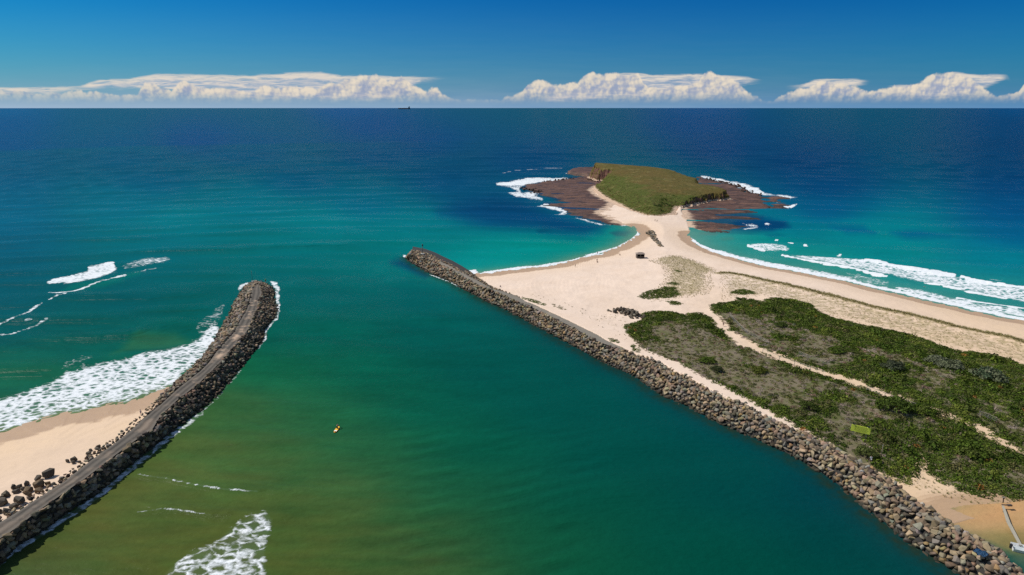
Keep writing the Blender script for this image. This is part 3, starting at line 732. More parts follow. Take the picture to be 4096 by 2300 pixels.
def build_spit():
    X, Y, R = polar(75, 620, 760, -6, 56, 800)
    z, ins, db, do, dl, de, dw = spit_fields(X, Y)
    n = fbm(X / 9, Y / 9, 3)
    wet = np.maximum.reduce([smooth(11, 5, db + 3 * n), smooth(9, 4, do + 1.5 * n), smooth(11, 2, dl + 2 * n)])
    scr = smooth(-0.8, 1.2, np.maximum(de, dw))
    dune = np.maximum.reduce([smooth(-3, 6, sdist(duneN, X, Y, margin=12)) * (0.75 + 0.35 * smooth(12, 2, sdist(W([(2649, 1018), (2701, 1009), (2773, 1029), (2836, 1052), (2866, 1070)], 3.4), X, Y, False, 25))),
                              smooth(-2, 5, sdist(duneS, X, Y, margin=12)) * 0.62, np.exp(-(sdist(duneF, X, Y, False, 30) / 3.0) ** 2) * 1.1,
                              smooth(-2, 6, sdist(duneW, X, Y, margin=12)) * 0.42, smooth(-3, 4, sdist(duneB, X, Y, margin=12)) * 0.62])
    tone = np.clip(smooth(30, 0, np.minimum(db, do)) * 0.5 + smooth(60, 90, X) * smooth(300, 180, Y) * 0.9 + smooth(30, 5, dl) * 0.5, 0, 1)
    litter = 0.8 * np.exp(-((db - 15 - 4 * n) / 1.2) ** 2) + 0.6 * np.exp(-((do - 14 - 3 * n) / 1.0) ** 2) + np.clip(smooth(-2, 6, sdist(duneW, X, Y, margin=12)) * 0.9 + 0.45 * smooth(0, 8, dune * 10), 0, 1)
    me = sheet("beach", X, Y, z, ins > -22, {"wet": wet, "scrub": scr, "dune": dune, "tone": tone, "litter": litter})
    tag(link("beach", me, MSAND), kind="structure")


def build_left_beach():
    X, Y, R = polar(70, 300, 420, -62, -12, 520)
    z, ins, d = lb_fields(X, Y)
    n = fbm(X / 9, Y / 9, 3)
    wet = smooth(13, 6, d + 2.5 * n)
    zero = np.zeros(X.shape)
    me = sheet("beach_sand", X, Y, z, ins > -20, {"wet": wet, "scrub": zero, "dune": zero, "tone": smooth(60, 5, d) * 0.6 + 0.25, "litter": zero + 0.15})
    tag(link("beach", me, MSAND), kind="structure")


build_spit()
build_left_beach()

# ------------------------------------------------------------------ island hill and rock shelves
def build_hill():
    X, Y, R = polar(470, 840, 520, 3.5, 22.5, 560)
    z, ins, dg, dc = hill_fields(X, Y)
    green = smooth(60, 8, dg + 10 * fbm(X / 18, Y / 18, 3)) + 0.35 * smooth(0.1, 0.6, fbm(X / 35, Y / 35, 3))
    me = sheet("headland", X, Y, z, ins > -3, {"lush": np.clip(green, 0, 1)})
    m, nt, b = new_mat("headland_ground")
    g = N(nt)
    geo = g.n("ShaderNodeNewGeometry")
    P = geo.outputs["Position"]
    sx = g.n("ShaderNodeSeparateXYZ"); g.put(sx.inputs[0], geo.outputs["Normal"])
    px_ = g.n("ShaderNodeSeparateXYZ"); g.put(px_.inputs[0], P)
    n1 = g.noise(P, 0.05, 5, 0.62); n2 = g.noise(P, 0.35, 5, 0.68); n3 = g.noise(g.scale(P, (0.4, 0.9, 1)), 1.1, 4, 0.7)
    dryg = g.mix(g.ss(0.35, 0.7, n1), (0.118, 0.084, 0.024), (0.090, 0.080, 0.020))
    dryg = g.mix(g.m("MULTIPLY", g.ss(0.5, 0.75, n2), 0.6), dryg, (0.17, 0.125, 0.05))
    lush = g.mix(n2, (0.045, 0.066, 0.012), (0.100, 0.108, 0.022))
    c = g.mix(g.ss(0.3, 0.7, g.m("ADD", g.attr("lush"), g.m("MULTIPLY", g.m("SUBTRACT", n2, 0.5), 0.7))), dryg, lush)
    c = g.mix(g.m("MULTIPLY", g.ss(0.48, 0.66, n3), 0.7), c, (0.042, 0.042, 0.012))
    c = g.mix(g.m("MULTIPLY", g.ss(0.52, 0.66, g.noise(P, 0.11, 5, 0.7)), 0.5), c, (0.20, 0.16, 0.06))
    # bedded red rock on steep faces
    bed = g.noise(g.scale(P, (0.05, 0.05, 1.1)), 1.4, 5, 0.7)
    rock = g.mix(g.ss(0.3, 0.7, bed), (0.055, 0.028, 0.022), (0.22, 0.115, 0.082))
    rm = g.ss(0.62, 0.50, g.m("ADD", sx.outputs[2], g.m("MULTIPLY", g.m("SUBTRACT", n2, 0.5), 0.25)))
    c = g.mix(rm, c, rock)
    # sandy foot
    foot = g.ss(2.6, 1.5, g.m("ADD", px_.outputs[2], g.m("MULTIPLY", g.m("SUBTRACT", n2, 0.5), 1.6)))
    c = g.mix(g.m("MULTIPLY", foot, g.m("SUBTRACT", 1.0, rm)), c, (0.52, 0.37, 0.26))
    g.put(b.inputs["Base Color"], c)
    b.inputs["Roughness"].default_value = 0.95; b.inputs["Specular IOR Level"].default_value = 0.1
    g.put(b.inputs["Normal"], g.bump(g.m("ADD", g.m("MULTIPLY", n2, 1.2), g.m("MULTIPLY", n3, 0.5)), 0.7, 1.0))
    tag(link("headland", me, m), kind="structure")


def build_platform():
    X, Y, R = polar(425, 1000, 680, -1, 28, 760)
    z, d = plat_fields(X, Y)
    hi = sdist(hill_poly, X, Y, margin=30)
    sand_d = sdist(spit_poly, X, Y, margin=30)
    mix = 0.5 + 0.5 * fbm(X / 14, Y / 5, 4)
    z = np.where(sand_d > 4 + 8 * mix, np.minimum(z, -0.6), z)
    z = np.where(hi > 4, -1, z)
    me = sheet("rock_shelf", X, Y, z, (d > -5) | (z > -1.5), {"sandy": smooth(-16, 3, sand_d + 10 * (mix - 0.5))})
    m, nt, b = new_mat("shelf_rock")
    g = N(nt)
    P = g.pos()
    sep = g.n("ShaderNodeSeparateXYZ"); g.put(sep.inputs[0], P)
    n2 = g.noise(g.scale(P, (0.25, 1.0, 1), rot=(0, 0, -0.28)), 0.16, 6, 0.68); n3 = g.noise(P, 0.9, 5, 0.7)
    crack = g.ss(0.02, 0.13, g.vor(g.scale(P, (0.35, 1.0, 1), rot=(0, 0, -0.28)), 0.11, "DISTANCE_TO_EDGE"))
    c = g.mix(g.ss(0.3, 0.7, n2), (0.062, 0.031, 0.022), (0.168, 0.088, 0.058))
    c = g.mix(g.m("MULTIPLY", g.ss(0.5, 0.72, n3), 0.5), c, (0.10, 0.082, 0.040))
    c = g.mix(g.m("MULTIPLY", g.m("SUBTRACT", 1.0, crack), 0.6), c, (0.028, 0.019, 0.017))
    c = g.mix(g.ss(0.30, 0.0, sep.outputs[2]), c, (0.042, 0.030, 0.022))
    sm = g.ss(0.45, 0.75, g.m("ADD", g.attr("sandy"), g.m("MULTIPLY", g.m("SUBTRACT", n2, 0.5), 0.9)))
    c = g.mix(sm, c, (0.50, 0.36, 0.25))
    g.put(b.inputs["Base Color"], c)
    g.put(b.inputs["Roughness"], g.m("MULTIPLY_ADD", n3, 0.5, 0.4))
    b.inputs["Specular IOR Level"].default_value = 0.25
    g.put(b.inputs["Normal"], g.bump(g.m("ADD", n2, g.m("MULTIPLY", n3, 0.6)), 0.8, 0.8))
    tag(link("rock_shelf", me, m), kind="structure")


build_hill()
build_platform()

# ------------------------------------------------------------------ stone walls and boulders
def rock_material(name, use_attr):
    m, nt, b = new_mat(name)
    g = N(nt)
    P = g.pos()
    if use_attr: base = g.attr("col", "Color")
    else: base = g.n("ShaderNodeObjectInfo").outputs["Color"]
    n = g.noise(P, 1.3, 5, 0.7); n2 = g.noise(P, 0.5, 3, 0.6)
    k = g.m("MULTIPLY_ADD", n, 0.9, 0.55)
    sc = g.n("ShaderNodeVectorMath", operation="SCALE"); g.put(sc.inputs[0], base); g.put(sc.inputs["Scale"], k)
    c = g.mix(g.m("MULTIPLY", g.ss(0.55, 0.70, n2), 0.45), sc.outputs[0], (0.20, 0.165, 0.09))
    sp = g.n("ShaderNodeSeparateXYZ"); g.put(sp.inputs[0], P)
    weed = g.ss(1.1, 0.25, g.m("ADD", sp.outputs[2], g.m("MULTIPLY", g.m("SUBTRACT", n2, 0.5), 1.2)))
    c = g.mix(g.m("MULTIPLY", weed, 0.88), c, (0.022, 0.021, 0.014))
    g.put(b.inputs["Base Color"], c)
    b.inputs["Roughness"].default_value = 0.85; b.inputs["Specular IOR Level"].default_value = 0.2
    g.put(b.inputs["Normal"], g.bump(n, 0.5, 0.15))
    return m


M_ROCK = rock_material("boulder_stone", False)
M_RUBBLE = rock_material("rubble_stone", True)


def rock_mesh(seed, npts=16):
    r = np.random.default_rng(seed)
    p = r.normal(size=(npts, 3)); p /= np.linalg.norm(p, axis=1)[:, None]
    p = np.sign(p) * np.abs(p) ** 0.75
    p *= np.array([1.0, r.uniform(0.62, 0.95), r.uniform(0.48, 0.75)]) * 0.58
    p *= r.uniform(0.85, 1.05, size=(npts, 1))
    bm = bmesh.new()
    for q in p: bm.verts.new(q)
    res = bmesh.ops.convex_hull(bm, input=bm.verts[:])
    bmesh.ops.delete(bm, geom=[v for v in bm.verts if not v.link_faces], context="VERTS")
    bmesh.ops.dissolve_limit(bm, angle_limit=math.radians(14), verts=bm.verts[:], edges=bm.edges[:])
    bmesh.ops.bevel(bm, geom=bm.edges[:], offset=0.022, segments=1, affect="EDGES")
    bmesh.ops.triangulate(bm, faces=bm.faces[:])
    bmesh.ops.recalc_face_normals(bm, faces=bm.faces[:])
    me = bpy.data.meshes.new("boulder_%d" % seed)
    bm.to_mesh(me); bm.free()
    me.materials.append(M_ROCK)
    return me


ROCKS = [rock_mesh(100 + i, 10 + i % 5) for i in range(12)]
RV = []
for me in ROCKS:
    v = np.zeros(len(me.vertices) * 3); me.vertices.foreach_get("co", v)
    f = np.zeros(len(me.polygons) * 3, int); me.polygons.foreach_get("vertices", f)
    RV.append((v.reshape(-1, 3), f.reshape(-1, 3)))

M_CORE = flat_mat("wall_core_gravel", (0.030, 0.026, 0.021), 0.95, 0.35, 0.6, bump=0.4)


def gravel_material(name, c1, c2, sandc, RUT=0.9):
    m, nt, b = new_mat(name)
    g = N(nt)
    P = g.pos()
    n = g.noise(P, 0.35, 6, 0.7); n2 = g.noise(P, 2.4, 4, 0.7)
    c = g.mix(n, c1, c2)
    c = g.mix(g.m("MULTIPLY", g.attr("rut"), RUT), c, tuple(x * 0.45 for x in c1))
    c = g.mix(g.m("MULTIPLY", g.ss(0.50, 0.62, g.noise(P, 0.14, 5, 0.7)), g.attr("sandy")), c, sandc)
    c = g.mix(g.m("MULTIPLY", g.ss(0.6, 0.7, n2), 0.35), c, (0.30, 0.26, 0.20))
    g.put(b.inputs["Base Color"], c); b.inputs["Roughness"].default_value = 0.95
    b.inputs["Specular IOR Level"].default_value = 0.15
    g.put(b.inputs["Normal"], g.bump(n2, 0.5, 0.08))
    return m


M_TRACK_L = gravel_material("dark_gravel_track", (0.105, 0.094, 0.080), (0.175, 0.150, 0.118), (0.50, 0.36, 0.25))
M_TRACK_R = gravel_material("grey_gravel_track", (0.165, 0.150, 0.120), (0.225, 0.20, 0.162), (0.50, 0.40, 0.30), 0.15)


def strip(lines, zs, jitter=0.0):
    n, k = len(lines[0]), len(lines)
    V = np.zeros((n, k, 3))
    for j in range(k):
        V[:, j, :2] = lines[j]; V[:, j, 2] = zs[j]
    idx = np.arange(n * k).reshape(n, k)
    F = np.stack([idx[:-1, :-1], idx[:-1, 1:], idx[1:, 1:], idx[1:, :-1]], -1).reshape(-1, 4)
    return V.reshape(-1, 3), F


def wall(name, label, A, B, C, D, zA, zB, zD, track, track_mat, track_label, track_span, sandy):
    """A outer foot, B crest edge, C other crest edge, D other foot: one mound with a track along its crest"""
    n = 160
    A, B, C, D = (resample(p, n) for p in (A, B, C, D))
    root = empty(name, (float(B[n // 2][0]), float(B[n // 2][1]), 0))
    inv = Matrix.Translation(-Vector(root.location))
    tag(root, label, "breakwater", "harbour breakwaters")
    out = A + (A - B) * 0.35
    out2 = D + (D - C) * 0.3
    V, F = strip([out, A, B, C, D, out2], [-2.5, zA - 0.5, zB - 0.45, zB - 0.45, zD - 0.5, zD - 2.5])
    me = big_mesh("mound", V, F, False)
    me.transform(inv)
    link("mound", me, M_CORE, root)
    a, b = track_span
    tB, tC = B + (C - B) * 0.04, B + (C - B) * 0.96
    i0, i1 = int(a * (n - 1)), int(b * (n - 1))
    k = 12
    L = [resample(tB + (tC - tB) * (j / k), n)[i0:i1 + 1] for j in range(k + 1)]
    L = [resample(l, 420) for l in L]
    V, F = strip(L, [zB] * (k + 1))
    V[:, 2] += 0.10 * fbm(V[:, 0] / 3, V[:, 1] / 3, 3)
    me = big_mesh(track, V, F)
    s = np.tile(np.linspace(0, 1, k + 1), 420)
    rut = np.exp(-((s - 0.27) / 0.13) ** 2) + np.exp(-((s - 0.73) / 0.13) ** 2)
    attr_f(me, "rut", rut * (0.9 + 0.4 * fbm(V[:, 0] / 7, V[:, 1] / 7, 2)))
    along = np.repeat(np.linspace(0, 1, 420), k + 1)
    attr_f(me, "sandy", np.interp(along, *sandy) * np.exp(-((s - 0.5) / 0.33) ** 2))
    me.transform(inv)
    o = link(track, me, track_mat, root, True)
    o["label"] = track_label
    return root, A, B, C, D


rw = wall("breakwater", "long straight stone breakwater running from the sandy spit out along the channel", RWL, RC1, RC2,
          np.vstack([W([(1652, 1000), (1702, 1010), (1740, 1024), (1775, 1042), (1810, 1058), (1845, 1078), (1880, 1100)]), RC2[9:] + np.array([2.2, 1.4])]), 0.0, 4.3, 2.6,
          "gravel_track", M_TRACK_R, "grey gravel track along the breakwater top", (0.10, 0.585), ([0, 0.45, 0.62, 0.9, 1], [0.1, 0.15, 0.3, 0.6, 0.2]))
lw = wall("breakwater", "short curved stone breakwater with a dark track beside the left beach", LL, LC1, LC2, LWL, 0.4, 4.2, 0.0,
          "gravel_track", M_TRACK_L, "dark wheel-rutted gravel track along the curved breakwater", (0.0, 1.0), ([0, 0.08, 0.12, 0.3, 0.5, 0.6, 1], [0.1, 0.2, 0.9, 0.9, 0.8, 0.3, 0.1]))

TONES = {"tan": (0.275, 0.205, 0.128), "grey": (0.172, 0.150, 0.115), "brown": (0.180, 0.126, 0.080), "dark": (0.070, 0.055, 0.040), "pale": (0.29, 0.26, 0.215), "ochre": (0.25, 0.165, 0.075)}
rock_list = []      # x, y, z, size, quaternion, kind, colour name, colour, site


def scatter(P0, P1, z0, z1, spacing, size, tones, probs, site, t0=0.0, t1=1.0, lift=0.0, seed=0, s0=0.0, s1=1.0):
    """boulders packed over the slope between two lines"""
    r = np.random.default_rng(seed)
    n = len(P0)
    seg = np.linalg.norm(np.diff(P0 * 0.5 + P1 * 0.5, axis=0), axis=1)
    wd = np.hypot(np.linalg.norm(P1 - P0, axis=1), z1 - z0)
    area = seg * (wd[1:] + wd[:-1]) / 2
    sm_ = (np.arange(n - 1) + 0.5) / (n - 1)
    area = np.where((sm_ >= s0) & (sm_ <= s1), area, 0) + 1e-9
    cum = np.cumsum(area) / area.sum()
    tries = int(area.sum() * (t1 - t0) / spacing ** 2 * 14) + 60
    cells = {}
    got = 0
    for _ in range(tries):
        u, t = r.uniform(0, 1), r.uniform(t0, t1)
        i = int(np.searchsorted(cum, u)); i = min(i, n - 2); fr = r.uniform(0, 1)
        a, b = P0[i] * (1 - fr) + P0[i + 1] * fr, P1[i] * (1 - fr) + P1[i + 1] * fr
        p = a + (b - a) * t
        z = z0 + (z1 - z0) * t
        c = (int(math.floor(p[0] / spacing)), int(math.floor(p[1] / spacing)), int(math.floor(z / spacing)))
        ok = True
        for di in (-1, 0, 1):
            for dj in (-1, 0, 1):
                for q in [e for dk in (-1, 0, 1) for e in cells.get((c[0] + di, c[1] + dj, c[2] + dk), ())]:
                    if (q[0] - p[0]) ** 2 + (q[1] - p[1]) ** 2 + (q[2] - z) ** 2 < (spacing * 0.66) ** 2: ok = False; break
                if not ok: break
            if not ok: break
        if not ok: continue
        cells.setdefault(c, []).append((p[0], p[1], z))
        got += 1
        sz = spacing * size * r.uniform(0.72, 1.32) * (1.25 if r.random() < 0.15 else 1)
        q = Quaternion((1, 0, 0), r.uniform(-0.6, 0.6)) @ Quaternion((0, 1, 0), r.uniform(-0.6, 0.6)) @ Quaternion((0, 0, 1), r.uniform(0, 2 * PI))
        tn = tones[r.choice(len(tones), p=probs)]
        col = np.array(TONES[tn]) * r.uniform(0.75, 1.3) * (1 + r.normal(size=3) * 0.05)
        rock_list.append((p[0], p[1], z + lift + r.uniform(-0.15, 0.3), sz, q, int(r.integers(len(ROCKS))), tn, col, site))


rt, rp = ["tan", "grey", "brown", "pale", "ochre", "dark"], [0.34, 0.27, 0.26, 0.015, 0.045, 0.07]
_, A, B, C, D = rw
n_ = len(A)
scatter(A, B, -0.4, 4.2, 1.40, 1.12, rt, rp, "channel", -0.06, 1.0, 0.0, 1, 0.0, 0.42)
scatter(A, B, -0.4, 4.1, 1.12, 1.18, rt, rp, "channel", -0.10, 1.0, 0.05, 2, 0.42, 1.0)
scatter(B, C, 4.1, 4.1, 1.5, 1.0, rt, rp, "channel", 0.05, 0.95, 0.1, 3, 0.0, 0.10)
scatter(B, C, 3.9, 3.9, 1.15, 1.12, rt, rp, "channel", 0.0, 0.90, 0.0, 4, 0.58, 1.0)
scatter(C, D, 4.1, 0.0, 1.4, 1.0, rt, rp, "channel", 0.0, 1.0, 0.0, 5, 0.0, 0.20)
scatter(C, D, 4.1, 2.6, 1.3, 0.85, rt, rp, "channel", 0.0, 0.6, 0.0, 6, 0.20, 0.36)
scatter(C, D, 3.9, 0.2, 1.15, 1.15, rt, rp, "channel", 0.0, 1.0, 0.0, 7, 0.80, 1.0)
tip = [np.linspace(A[0], D[0], 30), np.linspace(B[0], C[0], 30)]
scatter(tip[0], tip[1], -0.2, 4.1, 1.4, 1.15, rt, rp, "channel", 0, 1, 0, 8)
lt, lp = ["dark", "brown", "grey", "tan"], [0.40, 0.30, 0.14, 0.16]
_, A, B, C, D = lw
scatter(D, C, -0.3, 4.0, 1.18, 1.18, lt, lp, "curved", -0.08, 1.0, 0.0, 11)
scatter(A, B, 0.2, 4.2, 1.35, 1.05, ["dark", "brown", "grey", "tan", "pale"], [0.16, 0.22, 0.36, 0.20, 0.06], "curved", -0.05, 0.98, 0.0, 12, 0.0, 0.45)
scatter(A, B, 1.2, 4.0, 1.2, 0.95, ["dark", "brown", "grey", "tan"], [0.3, 0.3, 0.3, 0.1], "curved", 0.1, 0.95, 0.0, 13, 0.45, 0.66)
scatter(A, B, 2.9, 3.9, 1.3, 0.55, ["dark", "brown", "grey", "tan"], [0.2, 0.3, 0.3, 0.2], "curved", 0.45, 0.95, -0.1, 14, 0.66, 1.0)
tip = [np.linspace(A[0], D[0], 30), np.linspace(B[0], C[0], 30)]
scatter(tip[0], tip[1], -0.2, 4.2, 1.4, 1.1, ["dark", "brown", "grey", "tan"], [0.3, 0.3, 0.25, 0.15], "curved", 0, 1, 0, 15)

# dark rock heap at the left edge of the scrub, and the half-buried stones on the neck of the spit
HEAP = W([(2425, 1251), (2450, 1247), (2480, 1246), (2515, 1248), (2545, 1258), (2578, 1276), (2570, 1284), (2530, 1280), (2490, 1268), (2455, 1258)], 3.2)
NECKR = W([(2580, 920), (2596, 913), (2614, 916), (2624, 930), (2628, 950), (2640, 970), (2652, 984), (2640, 985), (2622, 965), (2608, 948), (2602, 935)], 2.2)


def heap(poly, spacing, size, tones, probs, site, seed, zf, lift):
    r = np.random.default_rng(seed)
    lo, hi = poly.min(0), poly.max(0)
    pts = []
    for _ in range(6000):
        p = lo + (hi - lo) * r.random(2)
        if sdist(poly, np.array([p[0]]), np.array([p[1]]))[0] < 0: continue
        if any((q[0] - p[0]) ** 2 + (q[1] - p[1]) ** 2 < (spacing * 0.8) ** 2 for q in pts): continue
        pts.append(p)
    for p in pts:
        sz = spacing * size * r.uniform(0.7, 1.35)
        q = Quaternion((1, 0, 0), r.uniform(-0.6, 0.6)) @ Quaternion((0, 0, 1), r.uniform(0, 2 * PI))
        tn = tones[r.choice(len(tones), p=probs)]
        dd = sdist(poly, np.array([p[0]]), np.array([p[1]]))[0]
        rock_list.append((p[0], p[1], zf(p[0], p[1])[0] + lift * min(dd / 2.5, 1) + 0.1 * sz, sz, q, int(r.integers(len(ROCKS))), tn, np.array(TONES[tn]) * r.uniform(0.75, 1.25), site))


heap(HEAP, 1.5, 1.1, ["dark", "grey", "brown"], [0.5, 0.3, 0.2], "heap", 31, spit_z, 0.9)
heap(NECKR, 1.5, 0.95, ["grey", "dark", "tan"], [0.6, 0.15, 0.25], "neck", 32, spit_z, 0.3)

sr = np.random.default_rng(41)
for line, n_st, sp_ in ((W([(2805, 712), (2882, 728), (2937, 739), (2971, 756), (3000, 770), (3043, 779)], 0.4), 95, 5.0), (W([(2095, 752), (2150, 766), (2140, 778)], 0.3), 26, 4.0), (W([(2170, 727), (2240, 719), (2290, 712)], 0.4), 22, 3.0), (W([(2348, 716), (2390, 724), (2430, 724)], 1.0), 40, 3.5)):
    ln = resample(line, 400)
    for _ in range(n_st):
        p = ln[sr.integers(400)] + sr.normal(size=2) * sp_ * np.array([0.6, 1.2])
        sz = sr.uniform(1.2, 3.4)
        rock_list.append((p[0], p[1], 0.35 + 0.1 * sz, sz, Quaternion((0, 0, 1), sr.uniform(0, 6.28)), int(sr.integers(len(ROCKS))), "dark", np.array((0.070, 0.042, 0.034)) * sr.uniform(0.7, 1.5), "shelf"))

# the largest boulders in the picture are things of their own, the rest one mass for each wall
app = np.array([r[3] / math.sqrt(r[0] ** 2 + r[1] ** 2 + CAMH ** 2) for r in rock_list])
cxp, cyp = to_pixel(np.array([r[0] for r in rock_list]), np.array([r[1] for r in rock_list]))
inview = (cxp > 0) & (cxp < 4096) & (cyp < 2290) & (np.array([r[2] for r in rock_list]) > 0.35)
is_neck = np.array([r[8] in ("neck", "shelf") for r in rock_list])
is_heap = np.array([r[8] == "heap" for r in rock_list])
is_left = np.array([r[8] == "curved" for r in rock_list])
take = set(np.where(is_heap)[0][:24])
for m_, k_ in ((inview & ~is_left & ~is_heap & ~is_neck, 165), (inview & is_left, 70)):
    ii = np.where(m_)[0]
    take |= set(ii[np.argsort(-app[ii])][:k_])
SITE = {"channel": "boulder in the near stretch of the long right breakwater", "curved": "boulder on the near end of the curved left breakwater", "heap": "stone in the dark rock heap left of the scrub"}
TW = {"tan": "tan", "grey": "grey", "brown": "brown", "dark": "blackish", "pale": "whitish", "ochre": "orange-tan"}
for i in sorted(take):
    x, y, z, sz, q, kd, tn, col, site = rock_list[i]
    o = bpy.data.objects.new("boulder", ROCKS[kd]); COL.objects.link(o)
    o.location = (x, y, z); o.rotation_mode = "QUATERNION"; o.rotation_quaternion = q
    o.scale = (sz, sz, sz); o.color = (*[float(c) for c in np.clip(col, 0.02, 0.6)], 1)
    lab = TW[tn] + " " + SITE[site]
    tag(o, lab, "boulder", lab + "s")


def mass(name, ids, label):
    VV, FF, CC, off = [], [], [], 0
    for i in ids:
        x, y, z, sz, q, kd, tn, col, site = rock_list[i]
        v, f = RV[kd]
        R = np.array(q.to_matrix())
        VV.append(v @ R.T * sz + np.array([x, y, z])); FF.append(f + off); off += len(v)
        CC.append(np.repeat(np.clip(col, 0.02, 0.6)[None], len(v), 0))
    me = big_mesh(name, np.vstack(VV), np.vstack(FF), False)
    attr_c(me, "col", np.vstack(CC))
    tag(link(name, me, M_RUBBLE), label, kind="stuff")


rest = [i for i in range(len(rock_list)) if i not in take]
mass("boulders", [i for i in rest if rock_list[i][8] in ("channel", "heap")], "packed brown and grey boulders of the long breakwater")
mass("boulders", [i for i in rest if rock_list[i][8] == "curved"], "packed dark boulders of the curved breakwater")
mass("rubble", [i for i in rest if rock_list[i][8] == "neck"], "grey stones half buried in the sand of the spit's neck")
mass("shelf_stones", [i for i in rest if rock_list[i][8] == "shelf"], "dark broken stones along the rock shelf edges")
print("rocks", len(rock_list), "single", len(take))

# loose boulders on the left beach: zoomed outline x, y, width, height, label
BEACH_ROCKS = [
    (470, 470, 132, 66, "big wedge-shaped dark boulder, farthest right of the loose group on the left beach"), (368, 497, 66, 76, "upright blocky boulder touching the big wedge-shaped one"),
    (378, 575, 108, 92, "large rounded brown boulder with orange top amid the beach boulders"), (465, 567, 86, 62, "flat-topped brown boulder right of the orange-topped one"),
    (270, 632, 100, 60, "low brown boulder stacked against a wider one below it"), (375, 637, 96, 52, "long low boulder nearest the track below the orange-topped one"),
    (278, 682, 112, 62, "wide dark boulder below the low brown one"), (246, 566, 72, 52, "upper right stone of the tight clump of five on the sand"),
    (130, 592, 72, 62, "left stone of the tight clump of five on the sand"), (182, 588, 82, 54, "middle stone of the tight clump of five on the sand"),
    (160, 637, 86, 46, "lower left flat stone of the tight clump of five"), (222, 612, 60, 40, "lower right stone of the tight clump of five"),
    (70, 667, 92, 62, "squarish dark boulder alone left of the tight clump"), (12, 697, 72, 52, "dark boulder cut by the left picture edge, the upper one"),
    (30, 748, 104, 84, "large dark boulder at the left picture edge"), (186, 742, 142, 84, "biggest round-backed boulder on the left beach near the track"),
    (142, 792, 102, 52, "low dark boulder under the biggest round-backed one"), (72, 838, 112, 92, "large ridged dark boulder nearest the bottom left corner"),
    (8, 830, 60, 90, "dark boulder cut by the left picture edge, the lower one"), (600, 517, 62, 46, "single grey boulder between the loose group and the track"),
    (648, 325, 52, 62, "tall left stone of the three-stone cluster on the sand"), (712, 316, 78, 62, "large rectangular stone of the three-stone cluster on the sand"), (702, 342, 52, 46, "darker front stone of the three-stone cluster on the sand"),
    (762, 336, 42, 22, "small flat stone right of the three-stone cluster"), (945, 186, 58, 62, "jagged pointed boulder, highest of the upper cluster by the track"), (945, 222, 82, 40, "long flat boulder under the jagged pointed one"),
    (868, 222, 52, 26, "small low stone left of the jagged pointed boulder"), (855, 258, 66, 36, "upper stone of the stack of three beside the track"), (855, 288, 62, 32, "middle stone of the stack of three beside the track"),
    (874, 316, 86, 52, "lowest and biggest stone of the stack of three beside the track"), (996, 208, 52, 30, "low stone between the jagged boulder and the pyramid one"), (1040, 186, 50, 50, "pyramid-shaped boulder touching the track, last of the upper cluster"),
    (906, 252, 30, 22, "small round stone below the long flat boulder"), (720, 450, 74, 42, "flat boulder leaning on the track edge, upper one"), (95, 880, 56, 32, "small brown stone at the track edge near the bottom left corner")]
for k, (zx, zy, w, h, lab) in enumerate(BEACH_ROCKS):
    px, py = zx / 2.41, 1700 + zy / 2.41
    x, y = G(px, py + 0.25 * h / 2.41, 2.6)
    z0 = lb_z(x, y)[0]
    dist = math.sqrt(x * x + y * y + (CAMH - 2.5) ** 2)
    sx = w / 2.41 * dist / FPX / math.sqrt(1 + ((px - 2048) / FPX) ** 2) * 1.0
    sx *= 0.74
    me = rock_mesh(400 + k, 15 + k % 6)
    o = bpy.data.objects.new("boulder", me); COL.objects.link(o)
    vs = np.zeros(len(me.vertices) * 3); me.vertices.foreach_get("co", vs); vs = vs.reshape(-1, 3)
    wx_ = vs[:, 0].max() - vs[:, 0].min()
    s = sx / wx_
    hz = min(h / w * 1.35, 1.3) * (vs[:, 0].max() - vs[:, 0].min()) / (vs[:, 2].max() - vs[:, 2].min())
    o.scale = (s, s * 1.05, s * np.clip(hz, 0.7, 1.5))
    o.rotation_euler = (random.uniform(-0.15, 0.15), random.uniform(-0.15, 0.15), random.uniform(-0.5, 0.5))
    o.location = (x, y, z0 + 0.26 * s * np.clip(hz, 0.7, 1.5))
    c = np.array((0.085, 0.070, 0.052)) * random.uniform(0.75, 1.35)
    if "brown" in lab or "orange" in lab: c = np.array((0.14, 0.095, 0.055))
    if "grey" in lab: c = np.array((0.15, 0.135, 0.115))
    o.color = (*c, 1)
    tag(o, lab, "boulder", "loose boulders on the left beach")

# ------------------------------------------------------------------ scrub, dune grass, shrubs
def leaf_material(name):
    m, nt, b = new_mat(name)
    g = N(nt)
    P = g.pos()
    c0 = g.attr("col", "Color")
    n = g.noise(P, 0.7, 4, 0.7)
    sc = g.n("ShaderNodeVectorMath", operation="SCALE"); g.put(sc.inputs[0], c0); g.put(sc.inputs["Scale"], g.m("MULTIPLY_ADD", n, 0.9, 0.55))
    g.put(b.inputs["Base Color"], sc.outputs[0])
    b.inputs["Roughness"].default_value = 0.75; b.inputs["Specular IOR Level"].default_value = 0.15
    tr = g.n("ShaderNodeBsdfTranslucent"); g.put(tr.inputs[0], sc.outputs[0])
    mx = g.n("ShaderNodeMixShader"); mx.inputs[0].default_value = 0.18
    g.put(mx.inputs[1], b.outputs[0]); g.put(mx.inputs[2], tr.outputs[0])
    g.put(nt.nodes["Material Output"].inputs[0], mx.outputs[0])
    return m


M_LEAF = leaf_material("scrub_leaves")


